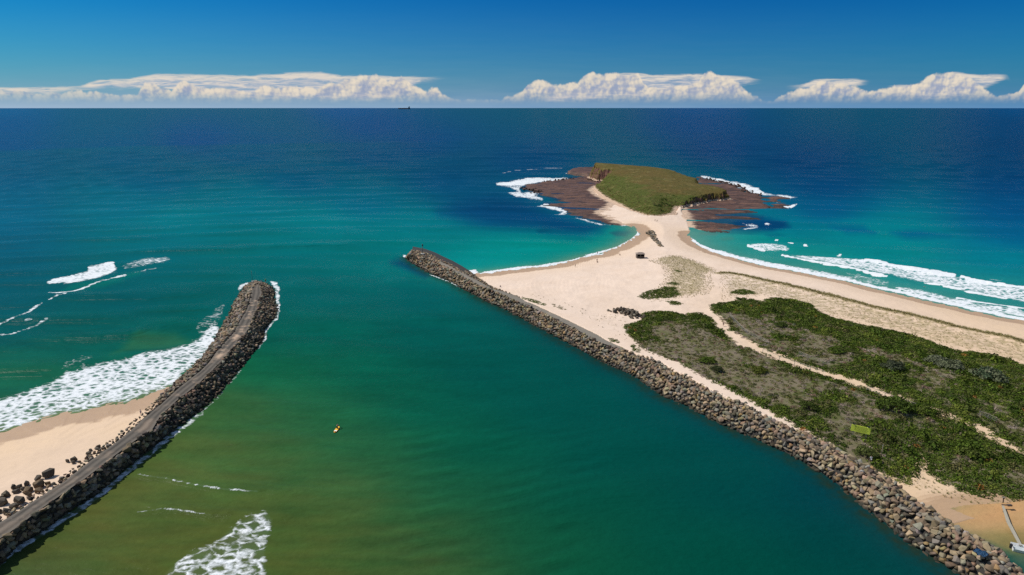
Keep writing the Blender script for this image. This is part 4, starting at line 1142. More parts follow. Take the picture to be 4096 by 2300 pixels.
def clump(seed, nleaf, leaf, flat=0.6, twig=False):
    """a dome of leaf sprays, unit radius"""
    r = np.random.default_rng(seed)
    V, F = [], []
    for i in range(nleaf):
        a = r.uniform(0, 2 * PI); e = math.asin(r.uniform(0.02, 1)) if not twig else r.uniform(0.1, 1.4)
        rad = r.uniform(0.65, 1.02) if not twig else r.uniform(0.2, 0.9)
        d = np.array([math.cos(e) * math.cos(a), math.cos(e) * math.sin(a), math.sin(e) * flat])
        p = d * rad * (1 + 0.18 * math.sin(3 * a + seed))
        nrm = d + r.normal(size=3) * 0.45; nrm /= np.linalg.norm(nrm)
        t = np.cross(nrm, r.normal(size=3)); t /= np.linalg.norm(t); bt = np.cross(nrm, t)
        s = leaf * r.uniform(0.7, 1.3)
        w = s * (0.62 if not twig else 0.13); l = s * (1.0 if not twig else 1.7)
        k = len(V)
        V += [p - t * w - bt * l * 0.2, p + bt * l * 0.9 * 0.5 - t * 0, p + t * w - bt * l * 0.2, p - bt * l * 0.6]
        F.append((k, k + 1, k + 2, k + 3))
    return np.array(V), np.array(F)


CLUMPS = [clump(i, 72, 0.27) for i in range(7)]
TWIGS = [clump(50 + i, 64, 0.36, 0.55, True) for i in range(4)]
TUFTS = []
for k in range(5):
    r_ = np.random.default_rng(70 + k)
    V, F = [], []
    for j in range(9):
        a = r_.uniform(0, 2 * PI); ln = r_.uniform(0.5, 1.0); w = 0.06
        d = np.array([math.cos(a), math.sin(a), 0]) * r_.uniform(0.2, 0.7)
        sd = np.array([-math.sin(a), math.cos(a), 0]) * w
        o_ = r_.normal(size=3) * np.array([0.15, 0.15, 0])
        i0 = len(V)
        V += [o_ - sd, o_ + sd, o_ + d * ln + sd * 0.4 + np.array([0, 0, ln * 0.75]), o_ + d * ln - sd * 0.4 + np.array([0, 0, ln * 0.75])]
        F.append((i0, i0 + 1, i0 + 2, i0 + 3))
    TUFTS.append((np.array(V), np.array(F)))


def plant_mass(name, items, label, parent=None, kind="stuff"):
    """items: (template, x, y, z, radius, height factor, spin, colour, colour spread)"""
    VV, FF, CC, off = [], [], [], 0
    r = np.random.default_rng(5)
    for (tp, x, y, z, s, hf, a, col, sp) in items:
        v, f = tp
        ca, sa = math.cos(a), math.sin(a)
        q = np.stack([(v[:, 0] * ca - v[:, 1] * sa) * s + x, (v[:, 0] * sa + v[:, 1] * ca) * s + y, v[:, 2] * s * hf + z], 1)
        VV.append(q); FF.append(f + off); off += len(v)
        k = np.repeat(np.clip(1 + r.normal(size=len(f)) * sp, 0.4, 1.9), 4)[:, None]
        CC.append(np.asarray(col)[None] * k)
    me = big_mesh(name, np.vstack(VV), np.vstack(FF), False)
    attr_c(me, "col", np.vstack(CC))
    o = link(name, me, M_LEAF, parent)
    if label: tag(o, label, kind=kind)
    return o


GREEN = [(0.074, 0.114, 0.012), (0.056, 0.092, 0.010), (0.096, 0.132, 0.014), (0.080, 0.102, 0.018)]
OLIVE = [(0.125, 0.128, 0.036), (0.155, 0.142, 0.048), (0.100, 0.108, 0.032)]
DEAD = [(0.30, 0.235, 0.185), (0.24, 0.185, 0.14), (0.36, 0.29, 0.235), (0.26, 0.165, 0.115)]
SAGE = [(0.120, 0.135, 0.070), (0.150, 0.160, 0.095)]


def points_in(poly, spacing, seed, shrink=0.0):
    r = np.random.default_rng(seed)
    lo, hi = poly.min(0), poly.max(0)
    nx, ny = int((hi[0] - lo[0]) / spacing) + 1, int((hi[1] - lo[1]) / spacing) + 1
    gx, gy = np.meshgrid(np.arange(nx), np.arange(ny))
    x = lo[0] + (gx.ravel() + r.uniform(0, 1, nx * ny)) * spacing
    y = lo[1] + (gy.ravel() + r.uniform(0, 1, nx * ny)) * spacing
    d = sdist(poly, x, y)
    k = d > shrink
    k &= np.abs(x) < y * 0.95 + 12
    return x[k], y[k], d[k]


scrub_items, cand = [], []
SIGN = G(3437, 1752, 4.6)
pr = np.random.default_rng(77)
seaE = scrubE[3:22]
for poly, sd, which in ((scrubE, 1, "E"), (scrubW, 2, "W")):
    x, y, d = points_in(poly, 1.12, sd, -0.55)
    d = d + 0.6
    z = spit_z(x, y)
    nb = fbm(x / 7 + 31, y / 7, 3); nh = fbm(x / 9, y / 9 + 11, 2)
    n1 = fbm(x / 13, y / 13, 4) + 0.25 * fbm(x / 4, y / 4, 2)
    if which == "E":
        g_ = 0.9 * smooth(34, 8, sdist(seaE, x, y, False)) + 0.55 * smooth(225, 150, y) * smooth(60, 85, x) + 0.25 * smooth(5, 1, d)
    else:
        pw = scrubW[:24]
        g_ = 0.95 * smooth(20, 4, sdist(np.vstack([scrubW[-8:], scrubW[:10]]), x, y, False)) * smooth(180, 230, y) + 0.45 * smooth(7, 2, d) + 0.45 * smooth(172, 150, y) + 0.35 * smooth(75, 92, x)
    g_ = g_ + 1.05 * n1 - (0.22 if which == 'E' else 0.44)
    for i in range(len(x)):
        gr = g_[i]
        if abs((x[i] - SIGN[0]) * 0.92 - (y[i] - SIGN[1]) * 0.40) < 2.6 and -9 < (x[i] - SIGN[0]) * 0.40 + (y[i] - SIGN[1]) * 0.92 < 0.6: continue
        big = fbm(np.array([x[i] / 6.0]), np.array([y[i] / 6.0]), 2)[0]
        tone_ = 1 + 0.45 * nb[i]; hk = 1 + 0.5 * nh[i]
        if gr > 0.18:
            c = GREEN[pr.integers(4)]; s = pr.uniform(0.75, 1.2); hf = pr.uniform(0.7, 1.05); tp = CLUMPS[pr.integers(7)]
            if pr.random() < 0.10: c = OLIVE[pr.integers(3)]
            if nb[i] > 0.22 and pr.random() < 0.5: c = (0.125, 0.150, 0.022)
            if pr.random() < 0.06: s *= 1.7; hf *= 1.15
            if pr.random() < 0.006: c = (0.30, 0.13, 0.03)
        elif gr > -0.16:
            if pr.random() < 0.12: continue
            u = pr.random()
            c = OLIVE[pr.integers(3)] if u < 0.45 else (GREEN[pr.integers(4)] if u < 0.70 else (DEAD[pr.integers(4)] if u < 0.95 else SAGE[pr.integers(2)]))
            s = pr.uniform(0.55, 1.0); hf = pr.uniform(0.6, 1.0); tp = CLUMPS[pr.integers(7)] if pr.random() < 0.7 else TWIGS[pr.integers(4)]
        else:
            u = pr.random()
            if u < 0.15: continue
            c = DEAD[pr.integers(4)] if u < 0.62 else OLIVE[pr.integers(3)]
            s = pr.uniform(0.5, 0.9); hf = pr.uniform(0.5, 0.9); tp = TWIGS[pr.integers(4)] if u < 0.7 else CLUMPS[pr.integers(7)]
        ed = min(1.0, 0.45 + d[i] / 2.5)
        scrub_items.append((tp, x[i], y[i], z[i] - 0.05, s * (0.75 + 0.25 * ed), hf * hk * (ed * (1.0 + 0.6 * big)), pr.uniform(0, 6.28), tuple(q * max(tone_, 0.5) for q in c), 0.26))
plant_mass("scrub", scrub_items, "dense low coastal scrub, green with grey dead brush, on the spit")
print("scrub clumps", len(scrub_items))


def shrub(px, py, z, rad, hf, cols, label, group=None, nsub=26, stem=True):
    """one bush: foliage of many sprays over a few stems"""
    x, y = G(px, py, z)
    z0 = spit_z(x, y)[0]
    root = empty("shrub", (x, y, z0))
    tag(root, label, "shrub", group)
    items = []
    r = np.random.default_rng(int(px * 7 + py))
    for k in range(nsub):
        a = r.uniform(0, 2 * PI); q = math.sqrt(r.uniform(0, 1)) * rad * 0.8
        s = rad * r.uniform(0.26, 0.40)
        items.append((CLUMPS[r.integers(7)], q * math.cos(a), q * math.sin(a), hf * rad * 0.75 * (1 - (q / rad) ** 2) * r.uniform(0.6, 1.0), s, 0.9, r.uniform(0, 6), cols[r.integers(len(cols))], 0.22))
    plant_mass("foliage", items, None, root)
    if stem:
        mb = MB()
        for k in range(4):
            a = k * 1.6 + 0.4
            mb.rod((0.1 * math.cos(a), 0.1 * math.sin(a), -0.2), (0.4 * rad * math.cos(a), 0.4 * rad * math.sin(a), hf * rad * 0.6), 0.05, 0.03, 6)
        mb.build("stem", M_STEM, root)
    return root


M_STEM = flat_mat("bush_stem", (0.09, 0.065, 0.045), 0.9)


def mat_patch(poly_px, z, label, spacing=0.95, rs=(0.6, 1.0), hf=0.75, cols=None, group=None):
    """a low thicket spreading over the sand"""
    poly = W(poly_px, z)
    c = poly.mean(0)
    z0 = spit_z(c[0], c[1])[0]
    root = empty("shrub_thicket", (c[0], c[1], z0))
    tag(root, label, "thicket", group)
    x, y, d = points_in(poly, spacing, int(poly_px[0][0]), 0.1)
    zz = spit_z(x, y)
    r = np.random.default_rng(int(poly_px[0][1]))
    cols = cols or GREEN
    it = [(CLUMPS[r.integers(7)], x[i] - c[0], y[i] - c[1], zz[i] - z0 - 0.05, r.uniform(*rs), hf * min(1, 0.4 + d[i] / 2.5) * r.uniform(0.8, 1.2), r.uniform(0, 6), cols[r.integers(len(cols))], 0.2) for i in range(len(x))]
    plant_mass("foliage", it, None, root)
    x, y = x[::9] - c[0], y[::9] - c[1]
    mb = MB()
    for i in range(len(x)): mb.rod((x[i], y[i], -0.3), (x[i] + 0.3, y[i] + 0.1, 0.4), 0.04, 0.03, 5)
    mb.build("stem", M_STEM, root)
    return root


IG = "thickets standing apart on the sand"
mat_patch([(2553, 1190), (2560, 1180), (2602, 1164), (2625, 1158), (2655, 1149), (2705, 1151), (2712, 1170), (2721, 1181), (2700, 1192), (2640, 1196), (2575, 1199)], 3.6, "biggest dark green thicket alone on the pale sand, left of the path", group=IG)
mat_patch([(2664, 1137), (2690, 1132), (2724, 1139), (2715, 1145), (2680, 1144)], 3.4, "thin green thicket strip just beyond the biggest lone thicket", group=IG)
mat_patch([(2668, 1210), (2690, 1207), (2734, 1219), (2725, 1226), (2690, 1228), (2675, 1220)], 3.4, "small ragged green thicket below the biggest lone thicket", group=IG)
mat_patch([(2913, 1176), (2945, 1160), (2975, 1156), (3010, 1163), (3022, 1177), (2990, 1182), (2940, 1182)], 3.6, "oval green thicket alone on the sand right of the path", group=IG)
mat_patch([(2692, 1082), (2710, 1083), (2726, 1089), (2705, 1091)], 3.2, "tiny green thicket in the pale dune grass beside the spit's neck", spacing=0.9, group=IG)
mat_patch([(2428, 1358), (2445, 1356), (2482, 1371), (2478, 1378), (2450, 1374)], 4.0, "low green thicket between gravel track and sand, the middle one along the track", group=IG)
mat_patch([(2520, 1388), (2540, 1383), (2562, 1404), (2555, 1414), (2528, 1408)], 4.0, "round green thicket between gravel track and sand track, nearest the scrub", group=IG)
mat_patch([(2083, 1188), (2110, 1194), (2150, 1206), (2187, 1222), (2184, 1228), (2150, 1220), (2100, 1202)], 4.0, "long narrow green thicket along the gravel track, the farthest one", spacing=0.9, hf=0.5, group=IG)
mat_patch([(2200, 1217), (2240, 1225), (2270, 1246), (2250, 1250), (2215, 1232)], 3.8, "sparse yellow-green thicket beside the gravel track", spacing=1.3, hf=0.4, cols=OLIVE, group=IG)
mat_patch([(3552, 1905), (3572, 1903), (3591, 1920), (3588, 1934), (3570, 1930)], 4.1, "bright green creeper mound at the breakwater's sandy edge", spacing=0.8, hf=0.4, cols=[(0.085, 0.115, 0.022)], group=IG)
SG = "single bushes standing out of the scrub"
shrub(3576, 1486, 4, 3.6, 0.9, [(0.055, 0.068, 0.034), (0.07, 0.08, 0.045)], "dark grey-green round bush in the middle of the seaward scrub", SG)
shrub(3755, 1457, 4, 4.2, 0.5, SAGE, "pale silvery bush, widest of the seaward scrub", SG)
shrub(3800, 1470, 4, 4.2, 0.45, SAGE, "silvery spreading bush right beside the widest silvery one", SG)
shrub(3955, 1518, 4, 4.6, 0.7, SAGE + [(0.07, 0.10, 0.05)], "large domed grey-green bush near the right picture edge", SG)
shrub(3572, 1640, 4, 4.6, 0.8, [(0.070, 0.105, 0.014), (0.06, 0.09, 0.012)], "bright green rounded bush right below the narrow sand path", SG)
shrub(3230, 1640, 4, 2.6, 0.8, [(0.062, 0.085, 0.014)], "green oval bush in the brown brush above the sandy track", SG)
shrub(3035, 1492, 4, 2.6, 0.7, [(0.095, 0.11, 0.016)], "yellow-green bush in the grey brush left of the narrow path", SG)
shrub(2830, 1455, 4, 2.8, 0.7, GREEN, "dark green bush alone in the brown hollow of the channel-side scrub", SG)
shrub(2868, 1489, 4, 2.2, 0.8, [(0.05, 0.06, 0.02)], "dull green bush below the brown hollow", SG)
shrub(3350, 1415, 4, 3.0, 0.6, GREEN, "dark green bush in the grey clearing of the seaward scrub", SG)
shrub(3120, 1310, 4, 2.6, 0.6, [(0.06, 0.085, 0.014)], "green bush at the lower edge of the seaward green belt", SG)
shrub(3690, 1640, 4, 3.4, 0.7, GREEN, "dark bush overhanging the lower end of the narrow path", SG)
shrub(3470, 1785, 4, 2.6, 0.9, [(0.10, 0.12, 0.03)], "light green feathery bush below the yellow sign", SG)
shrub(3890, 1770, 4, 4.0, 0.6, GREEN, "broad dark bush in the dense scrub near the right picture edge", SG)

dune_items = []
for poly, sp, sd, cols, keep_, sc_ in ((duneN, 1.05, 11, [(0.33, 0.27, 0.12), (0.24, 0.21, 0.09), (0.40, 0.33, 0.18)], 0.8, 0.6), (duneS, 1.25, 12, [(0.36, 0.29, 0.14), (0.27, 0.23, 0.10), (0.44, 0.36, 0.20)], 0.55, 0.55),
                                  (duneW, 1.6, 13, [(0.26, 0.22, 0.10), (0.16, 0.14, 0.06)], 0.35, 0.5), (duneB, 1.0, 14, [(0.33, 0.27, 0.11), (0.16, 0.16, 0.05), (0.24, 0.22, 0.08)], 0.7, 0.6)):
    x, y, d = points_in(poly, sp, sd)
    z = spit_z(x, y)
    nn = fbm(x / 12, y / 12, 3)
    for i in range(len(x)):
        if pr.random() > keep_ + 0.6 * nn[i]: continue
        dune_items.append((TUFTS[pr.integers(5)], x[i], y[i], z[i] - 0.03, pr.uniform(0.5, 1.1) * sc_ * 1.4, 0.8, pr.uniform(0, 6), cols[pr.integers(len(cols))], 0.2))
fx = resample(duneF, 900)
for p in fx:
    for _ in range(2):
        q = p + pr.normal(size=2) * 0.9
        if abs(q[0]) > q[1] * 0.95 + 12: continue
        dune_items.append((TUFTS[pr.integers(5)], q[0], q[1], spit_z(q[0], q[1])[0], pr.uniform(0.7, 1.2), 0.8, pr.uniform(0, 6), [(0.33, 0.27, 0.12), (0.25, 0.22, 0.085)][pr.integers(2)], 0.2))
plant_mass("dune_grass", dune_items, "thin straw-coloured dune grass on the sand ridges")

# brush on the island's near bank
ig_items = []
ang = np.random.default_rng(90)
for _ in range(15000):
    px, py = ang.uniform(2380, 2940), ang.uniform(655, 862)
    x, y = G(px, py, 6)
    z, ins, dg, dc = (a[0] for a in hill_fields(np.array([x]), np.array([y])))
    if ins < 1 or z < 2.0: continue
    front = math.exp(-dg / 22)
    if dc < 9 and dg > 12 and ang.random() < 0.7: continue
    if ang.random() > 0.10 + 0.75 * front: continue
    nb_ = fbm(np.array([x / 10]), np.array([y / 14]), 3)[0]
    dk = 0.30 * front * smooth(-10, 30, np.array([x - 0.235 * y + 12 * fbm(np.array([x / 15]), np.array([y / 15]), 2)[0]]))[0] + 0.10
    c = GREEN[ang.integers(4)] if ang.random() < dk else [(0.19, 0.175, 0.042), (0.24, 0.19, 0.065), (0.14, 0.145, 0.030), (0.19, 0.135, 0.06)][ang.integers(4)]
    c = tuple(q * (1 + 0.7 * nb_) for q in c)
    ig_items.append((CLUMPS[ang.integers(7)], x, y, z - 0.1, ang.uniform(0.55, 1.35) * (0.6 + 0.6 * front), 0.55, ang.uniform(0, 6), c, 0.2))
for _ in range(900):
    px, py = ang.uniform(2400, 2860), ang.uniform(740, 862)
    x, y = G(px, py, 5)
    z, ins, dg, dc = (q[0] for q in hill_fields(np.array([x]), np.array([y])))
    if ins < 1.5 or z < 1.8 or dg > 34: continue
    if fbm(np.array([x / 12 + 4]), np.array([y / 12]), 3)[0] < 0.12 + 0.5 * (x - 0.24 * y < -4): continue
    ig_items.append((CLUMPS[ang.integers(7)], x, y, z - 0.2, ang.uniform(1.2, 2.6), 0.75, ang.uniform(0, 6), [(0.050, 0.080, 0.010), (0.036, 0.060, 0.010), (0.075, 0.100, 0.016)][ang.integers(3)], 0.2))
plant_mass("island_brush", ig_items, "green brush and tussocks covering the island's slopes")

# ------------------------------------------------------------------ small built things
M_GREYWOOD = flat_mat("weathered_wood", (0.22, 0.19, 0.15), 0.85, 0.2, 3.0, bump=0.3)
M_DARKWOOD = flat_mat("dark_timber", (0.085, 0.062, 0.048), 0.85, 0.25, 3.0, bump=0.3)
M_STEEL = flat_mat("galvanised_steel", (0.34, 0.35, 0.35), 0.5, 0.12, 4.0, 0.4)
M_WHITE = flat_mat("white_paint", (0.78, 0.78, 0.76), 0.45, 0.06)
M_BLACK = flat_mat("black_paint", (0.015, 0.015, 0.016), 0.6, 0.1)
M_SIGN = flat_mat("yellow_green_sign", (0.78, 0.86, 0.09), 0.5, 0.10, 2.0)
M_INK = flat_mat("dark_olive_lettering", (0.12, 0.13, 0.02), 0.6, 0.1)
M_RED = flat_mat("oxide_hull_paint", (0.10, 0.03, 0.025), 0.6, 0.1, 0.05)
M_NAVY = flat_mat("dark_hull_paint", (0.012, 0.028, 0.06), 0.5, 0.1, 0.05)
M_CREAM = flat_mat("ship_upperworks", (0.40, 0.44, 0.44), 0.6, 0.08, 0.05)
M_CONC = flat_mat("pale_concrete", (0.50, 0.48, 0.42), 0.9, 0.12)


def spot(px, py, z=None, fn=spit_z):
    """place on the ground seen at an image pixel"""
    zz = 3.0 if z is None else z
    for _ in range(4):
        x, y = G(px, py, zz)
        if z is not None: break
        zz = float(fn(x, y)[0])
    return x, y, zz


# beach shelter on the spit
x, y, z = spot(2560, 1031)
r = empty("beach_hut", (x, y, z), 0.05)
tag(r, "small dark timber shelter with a hipped roof alone on the sand", "shelter")
mb = MB()
mb.box((0, 1.4, 1.15), (4.0, 0.10, 2.3)); mb.box((-2.0, 0, 1.15), (0.10, 2.7, 2.3)); mb.box((2.0, 0, 1.15), (0.10, 2.7, 2.3))
mb.build("wall", M_DARKWOOD, r)
MB().box((0, -1.4, 0.55), (3.9, 0.10, 1.1)).build("front_panel", M_DARKWOOD, r)
for sx in (-1.95, 0, 1.95): MB().box((sx, -1.48, 1.15), (0.14, 0.14, 2.3)).build("post", M_GREYWOOD, r)
MB().box((0, -0.1, 0.06), (4.0, 2.7, 0.12)).build("floor", M_GREYWOOD, r)
bm = bmesh.new()
e = [bm.verts.new(v) for v in ((-2.45, -1.85, 2.32), (2.45, -1.85, 2.32), (2.45, 1.85, 2.32), (-2.45, 1.85, 2.32))]
t = [bm.verts.new(v) for v in ((-0.9, 0, 3.15), (0.9, 0, 3.15))]
for f in ((e[0], e[1], t[1], t[0]), (e[1], e[2], t[1]), (e[2], e[3], t[0], t[1]), (e[3], e[0], t[0]), (e[3], e[2], e[1], e[0])): bm.faces.new(f)
bmesh.ops.recalc_face_normals(bm, faces=bm.faces[:])
me = bpy.data.meshes.new("roof"); bm.to_mesh(me); bm.free()
link("roof", me, flat_mat("faded_roof_boards", (0.24, 0.185, 0.15), 0.85, 0.25, 4.0, bump=0.3), r)

# notice board in the scrub
x, y, z = spot(3437, 1752)
r = empty("notice_sign", (x, y, z), math.radians(-27))
tag(r, "large yellow-green notice board on two grey posts in the scrub", "sign")
wv_ = 4.15
tilt = Quaternion((0, 1, 0), math.radians(2.0))
MB().box((0, -0.06, 2.35), (wv_, 0.06, 1.75), tilt).build("board", M_SIGN, r, 0.015)
mb = MB()
rr = random.Random(3)
for k in range(6):                       # rows of small print, too far away to read
    zz = 2.95 - k * 0.24
    xx = -wv_ / 2 + (0.75 if k < 5 else 1.1)
    while xx < wv_ / 2 - 0.75:
        l = rr.uniform(0.12, 0.40)
        mb.box((xx + l / 2, -0.093, zz - xx * 0.035), (l, 0.006, 0.085)); xx += l + 0.10
mb.build("lettering", M_INK, r)
for sx in (-1.45, 1.35): MB().rod((sx, 0.03, -0.4), (sx, 0.03, 3.2), 0.075).build("post", M_STEEL, r, smooth=True)
for sx in (-1.55, 1.60): MB().box((sx, -0.02, 3.42 - sx * 0.035), (0.42, 0.30, 0.26)).build("lamp_box", M_BLACK, r, 0.03)

# channel beacons on the wall ends
x, y = G(1691, 1018, 4.6)
r = empty("channel_beacon", (x, y, 4.3))
tag(r, "dark pole beacon on a white concrete block near the long breakwater's tip", "beacon", "channel marker poles")
MB().box((0, 0, 0.35), (2.0, 2.0, 1.1), taper=0.85).build("concrete_base", M_CONC, r, 0.05)
MB().rod((0, 0, 0.9), (0, 0, 5.6), 0.20, 0.16, 12).build("mast", flat_mat("mast_grey_green", (0.10, 0.12, 0.11), 0.6), r, smooth=True)
MB().rod((0.05, 0.0, 4.9), (0.05, 0, 5.9), 0.34, 0.30, 12).build("lantern", M_BLACK, r, smooth=True)
mb = MB()
for k in range(9): mb.rod((-0.3, -0.2, 1.2 + k * 0.4), (0.1, -0.2, 1.2 + k * 0.4), 0.025, n=5)
mb.rod((-0.3, -0.2, 0.9), (-0.3, -0.2, 4.8), 0.03, n=5)
mb.build("ladder", M_STEEL, r)
x, y = G(1010, 1124, 4.2)
r = empty("channel_beacon", (x, y, 3.9))
tag(r, "thin green pole beacon on the head of the curved breakwater", "beacon", "channel marker poles")
MB().rod((0, 0, -0.4), (0, 0, 4.4), 0.09, 0.07).build("mast", flat_mat("mast_dull_green", (0.04, 0.09, 0.08), 0.6), r, smooth=True)
MB().rod((0, 0, 4.4), (0, 0, 5.0), 0.17, 0.15, 10).build("lantern", flat_mat("pale_green_lantern", (0.10, 0.30, 0.24), 0.4), r, smooth=True)
MB().box((0, 0, 0), (0.9, 0.9, 0.6)).build("concrete_base", M_CONC, r, 0.04)

# thin poles among the bushes
for px, py, hh, lab in ((2531, 1406, 2.6, "thin grey pole in the round thicket by the gravel track"), (3525, 1822, 2.6, "weathered thin pole in the scrub right of the yellow sign")):
    x, y, z = spot(px, py)
    r = empty("marker_post", (x, y, z)); tag(r, lab, "post")
    MB().rod((0, 0, -0.3), (0, 0, hh), 0.07, 0.06).build("pole", M_GREYWOOD, r, smooth=True)
    MB().rod((0, 0, hh), (0, 0, hh + 0.08), 0.085).build("cap", M_STEEL, r, smooth=True)

# fences through the scrub
FENCES = [([(2918, 1260), (2935, 1282), (2971, 1318), (2991, 1333), (3040, 1356), (3074, 1371)], "wire fence right of the narrow path, upper end of the scrub"),
          ([(3194, 1416), (3230, 1430), (3275, 1446), (3318, 1460)], "short wire fence length in the middle of the seaward scrub"),
          ([(3050, 1405), (3116, 1435), (3177, 1456), (3240, 1478), (3301, 1500)], "wire fence close along the lower side of the narrow path"),
          ([(3465, 1557), (3537, 1585), (3600, 1608), (3660, 1628)], "wire fence below the far right end of the narrow path"),
          ([(3915, 1656), (3950, 1672), (3985, 1688)], "short pale fence rail near the right picture edge")]
for pts, lab in FENCES:
    P3 = [Vector(spot(px, py + 10)) for px, py in pts]
    r = empty("wire_fence", P3[0]); tag(r, lab, "fence", "fences through the scrub")
    L = [p - P3[0] for p in P3]
    for k, zz in (("rail", 1.75), ("wire", 1.35), ("wire", 0.95)):
        mb = MB()
        for a, b in zip(L[:-1], L[1:]): mb.rod(a + Vector((0, 0, zz)), b + Vector((0, 0, zz)), 0.07 if k == "rail" else 0.02, n=6)
        mb.build(k, M_STEEL if k == "wire" else M_GREYWOOD, r)
    n_post = 0
    for a, b in zip(L[:-1], L[1:]):
        m_ = max(1, int((b - a).length / 5))
        for j in range(m_):
            p = a + (b - a) * (j / m_)
            MB().rod(p + Vector((0, 0, -0.3)), p + Vector((0, 0, 1.85)), 0.07, n=6).build("post", M_GREYWOOD, r)

# grey footbridge running down to the boat
p0, p1, p2 = Vector((*G(4012, 2022, 1.3), 1.3)), Vector((*G(4034, 2088, 0.9), 0.9)), Vector((*G(4083, 2180, 0.75), 0.75))
r = empty("gangway", p0)
tag(r, "long pale grey gangway running from the sand down into the lagoon", "gangway")
for a, b, w1, w2 in ((p0, p1, 0.40, 0.62), (p1, p2, 0.62, 0.55)):
    a, b = a - p0, b - p0
    d = (b - a).normalized(); s_ = Vector((-d.y, d.x, 0)).normalized()
    bm = bmesh.new()
    q = [a + s_ * w1 / 2, a - s_ * w1 / 2, b - s_ * w2 / 2, b + s_ * w2 / 2]
    lo = [bm.verts.new(v - Vector((0, 0, 0.16))) for v in q]; hi = [bm.verts.new(v) for v in q]
    for i in range(4): bm.faces.new((lo[i], lo[(i + 1) % 4], hi[(i + 1) % 4], hi[i]))
    bm.faces.new(lo[::-1]); bm.faces.new(hi)
    bmesh.ops.recalc_face_normals(bm, faces=bm.faces[:])
    me = bpy.data.meshes.new("deck"); bm.to_mesh(me); bm.free()
    link("deck", me, flat_mat("bleached_decking", (0.33, 0.30, 0.23), 0.85, 0.2, 2.0), r)
for f in (0.1, 0.4, 0.7, 0.95):
    c = (p0.lerp(p1, f * 2) if f < 0.5 else p1.lerp(p2, f * 2 - 1)) - p0
    MB().rod(c + Vector((0, 0, -1.6)), c + Vector((0, 0, -0.15)), 0.11).build("pile", M_DARKWOOD, r)
x, y, z = spot(4018, 1993, 1.5)
r = empty("mooring_post", (x, y, spit_z(x, y)[0])); tag(r, "short crooked dark post on the sand above the gangway", "post")
MB().rod((0, 0, -0.3), (-0.12, 0.1, 1.4), 0.12, 0.10).build("pole", M_DARKWOOD, r)
MB().box((-0.12, 0.1, 1.45), (0.6, 0.3, 0.18)).build("crosspiece", M_GREYWOOD, r)
a, b = Vector((*G(4007, 2018, 1.45), 1.45)), Vector((*G(4043, 2022, 1.45), 1.45))
r = empty("timber_beam", a); tag(r, "dark timber beam lying across the top of the gangway", "timber")
MB().rod((0, 0, 0), b - a, 0.10, 0.16).build("beam", M_DARKWOOD, r)
MB().box((b - a) * 0.85 + Vector((0, 0, 0.05)), (0.9, 0.45, 0.3)).build("block", M_DARKWOOD, r)

# boat at the foot of the gangway, cut by the picture edge
x, y = G(4120, 2208, 0.3)
r = empty("motor_boat", (x, y, 0.0), math.radians(-25))
tag(r, "white boat cut off by the right picture edge at the gangway's foot", "boat")


def hull(L, B, H, n=14, bow=0.42, z0=-0.35, flare=0.78):
    """open hull from stations, bow towards +X"""
    V, F = [], []
    for i in range(n + 1):
        t = i / n
        w = B / 2 * (1 - max(0, (t - (1 - bow)) / bow) ** 2.0) + 0.02
        for (f, zz) in ((0.0, z0), (flare * 0.8, z0 + 0.15), (flare, z0 + 0.3 * H), (1.0, H)):
            V.append((-L / 2 + L * t, w * f, zz + (0.18 * H * t * t if zz == H else 0)))
    m = len(V)
    V += [(v[0], -v[1], v[2]) for v in V]
    for i in range(n):
        for j in range(3):
            a = i * 4 + j
            F.append((a, a + 4, a + 5, a + 1)); F.append((m + a + 1, m + a + 5, m + a + 4, m + a))
    F.append((0, 1, 2, 3, m + 3, m + 2, m + 1))
    return V, F


V, F = hull(5.6, 2.2, 0.85)
me = bpy.data.meshes.new("hull"); me.from_pydata(V, [], F); me.validate(); link("hull", me, M_WHITE, r)
MB().box((-0.3, 0, 0.35), (4.4, 1.7, 0.06)).build("deck", M_CREAM, r)
MB().box((0.2, 0, 0.95), (1.5, 1.5, 1.1), taper=0.85).build("cabin", M_WHITE, r, 0.06)
MB().box((0.97, 0, 1.15), (0.05, 1.15, 0.5)).build("windscreen", M_BLACK, r)
mb = MB(); mb.box((-2.95, 0, 0.65), (0.4, 0.45, 0.8)); mb.rod((-2.95, 0, -0.3), (-2.95, 0, 0.4), 0.1)
mb.build("outboard_motor", M_BLACK, r)

# blue sheet lying on the rocks
x, y = G(3921, 2222, 4.4)
bm = bmesh.new()
k = 9
vs = [[bm.verts.new(((i / k - 0.5) * 2.2, (j / k - 0.5) * 2.0, 0.25 + 0.16 * math.sin(i * 1.3 + j) + 0.10 * math.cos(j * 1.9) - 0.35 * abs(i / k - 0.5))) for j in range(k + 1)] for i in range(k + 1)]
for i in range(k):
    for j in range(k): bm.faces.new((vs[i][j], vs[i + 1][j], vs[i + 1][j + 1], vs[i][j + 1]))
bmesh.ops.solidify(bm, geom=bm.faces[:], thickness=0.02)
me = bpy.data.meshes.new("tarpaulin"); bm.to_mesh(me); bm.free()
o = link("tarpaulin", me, flat_mat("faded_blue_sheet", (0.035, 0.10, 0.20), 0.6, 0.25, 1.5), None, True)
o.location = (x, y, 4.9); o.rotation_euler = (0.05, 0.1, 0.6)
tag(o, "crumpled blue sheet lying on the breakwater boulders", "tarpaulin")

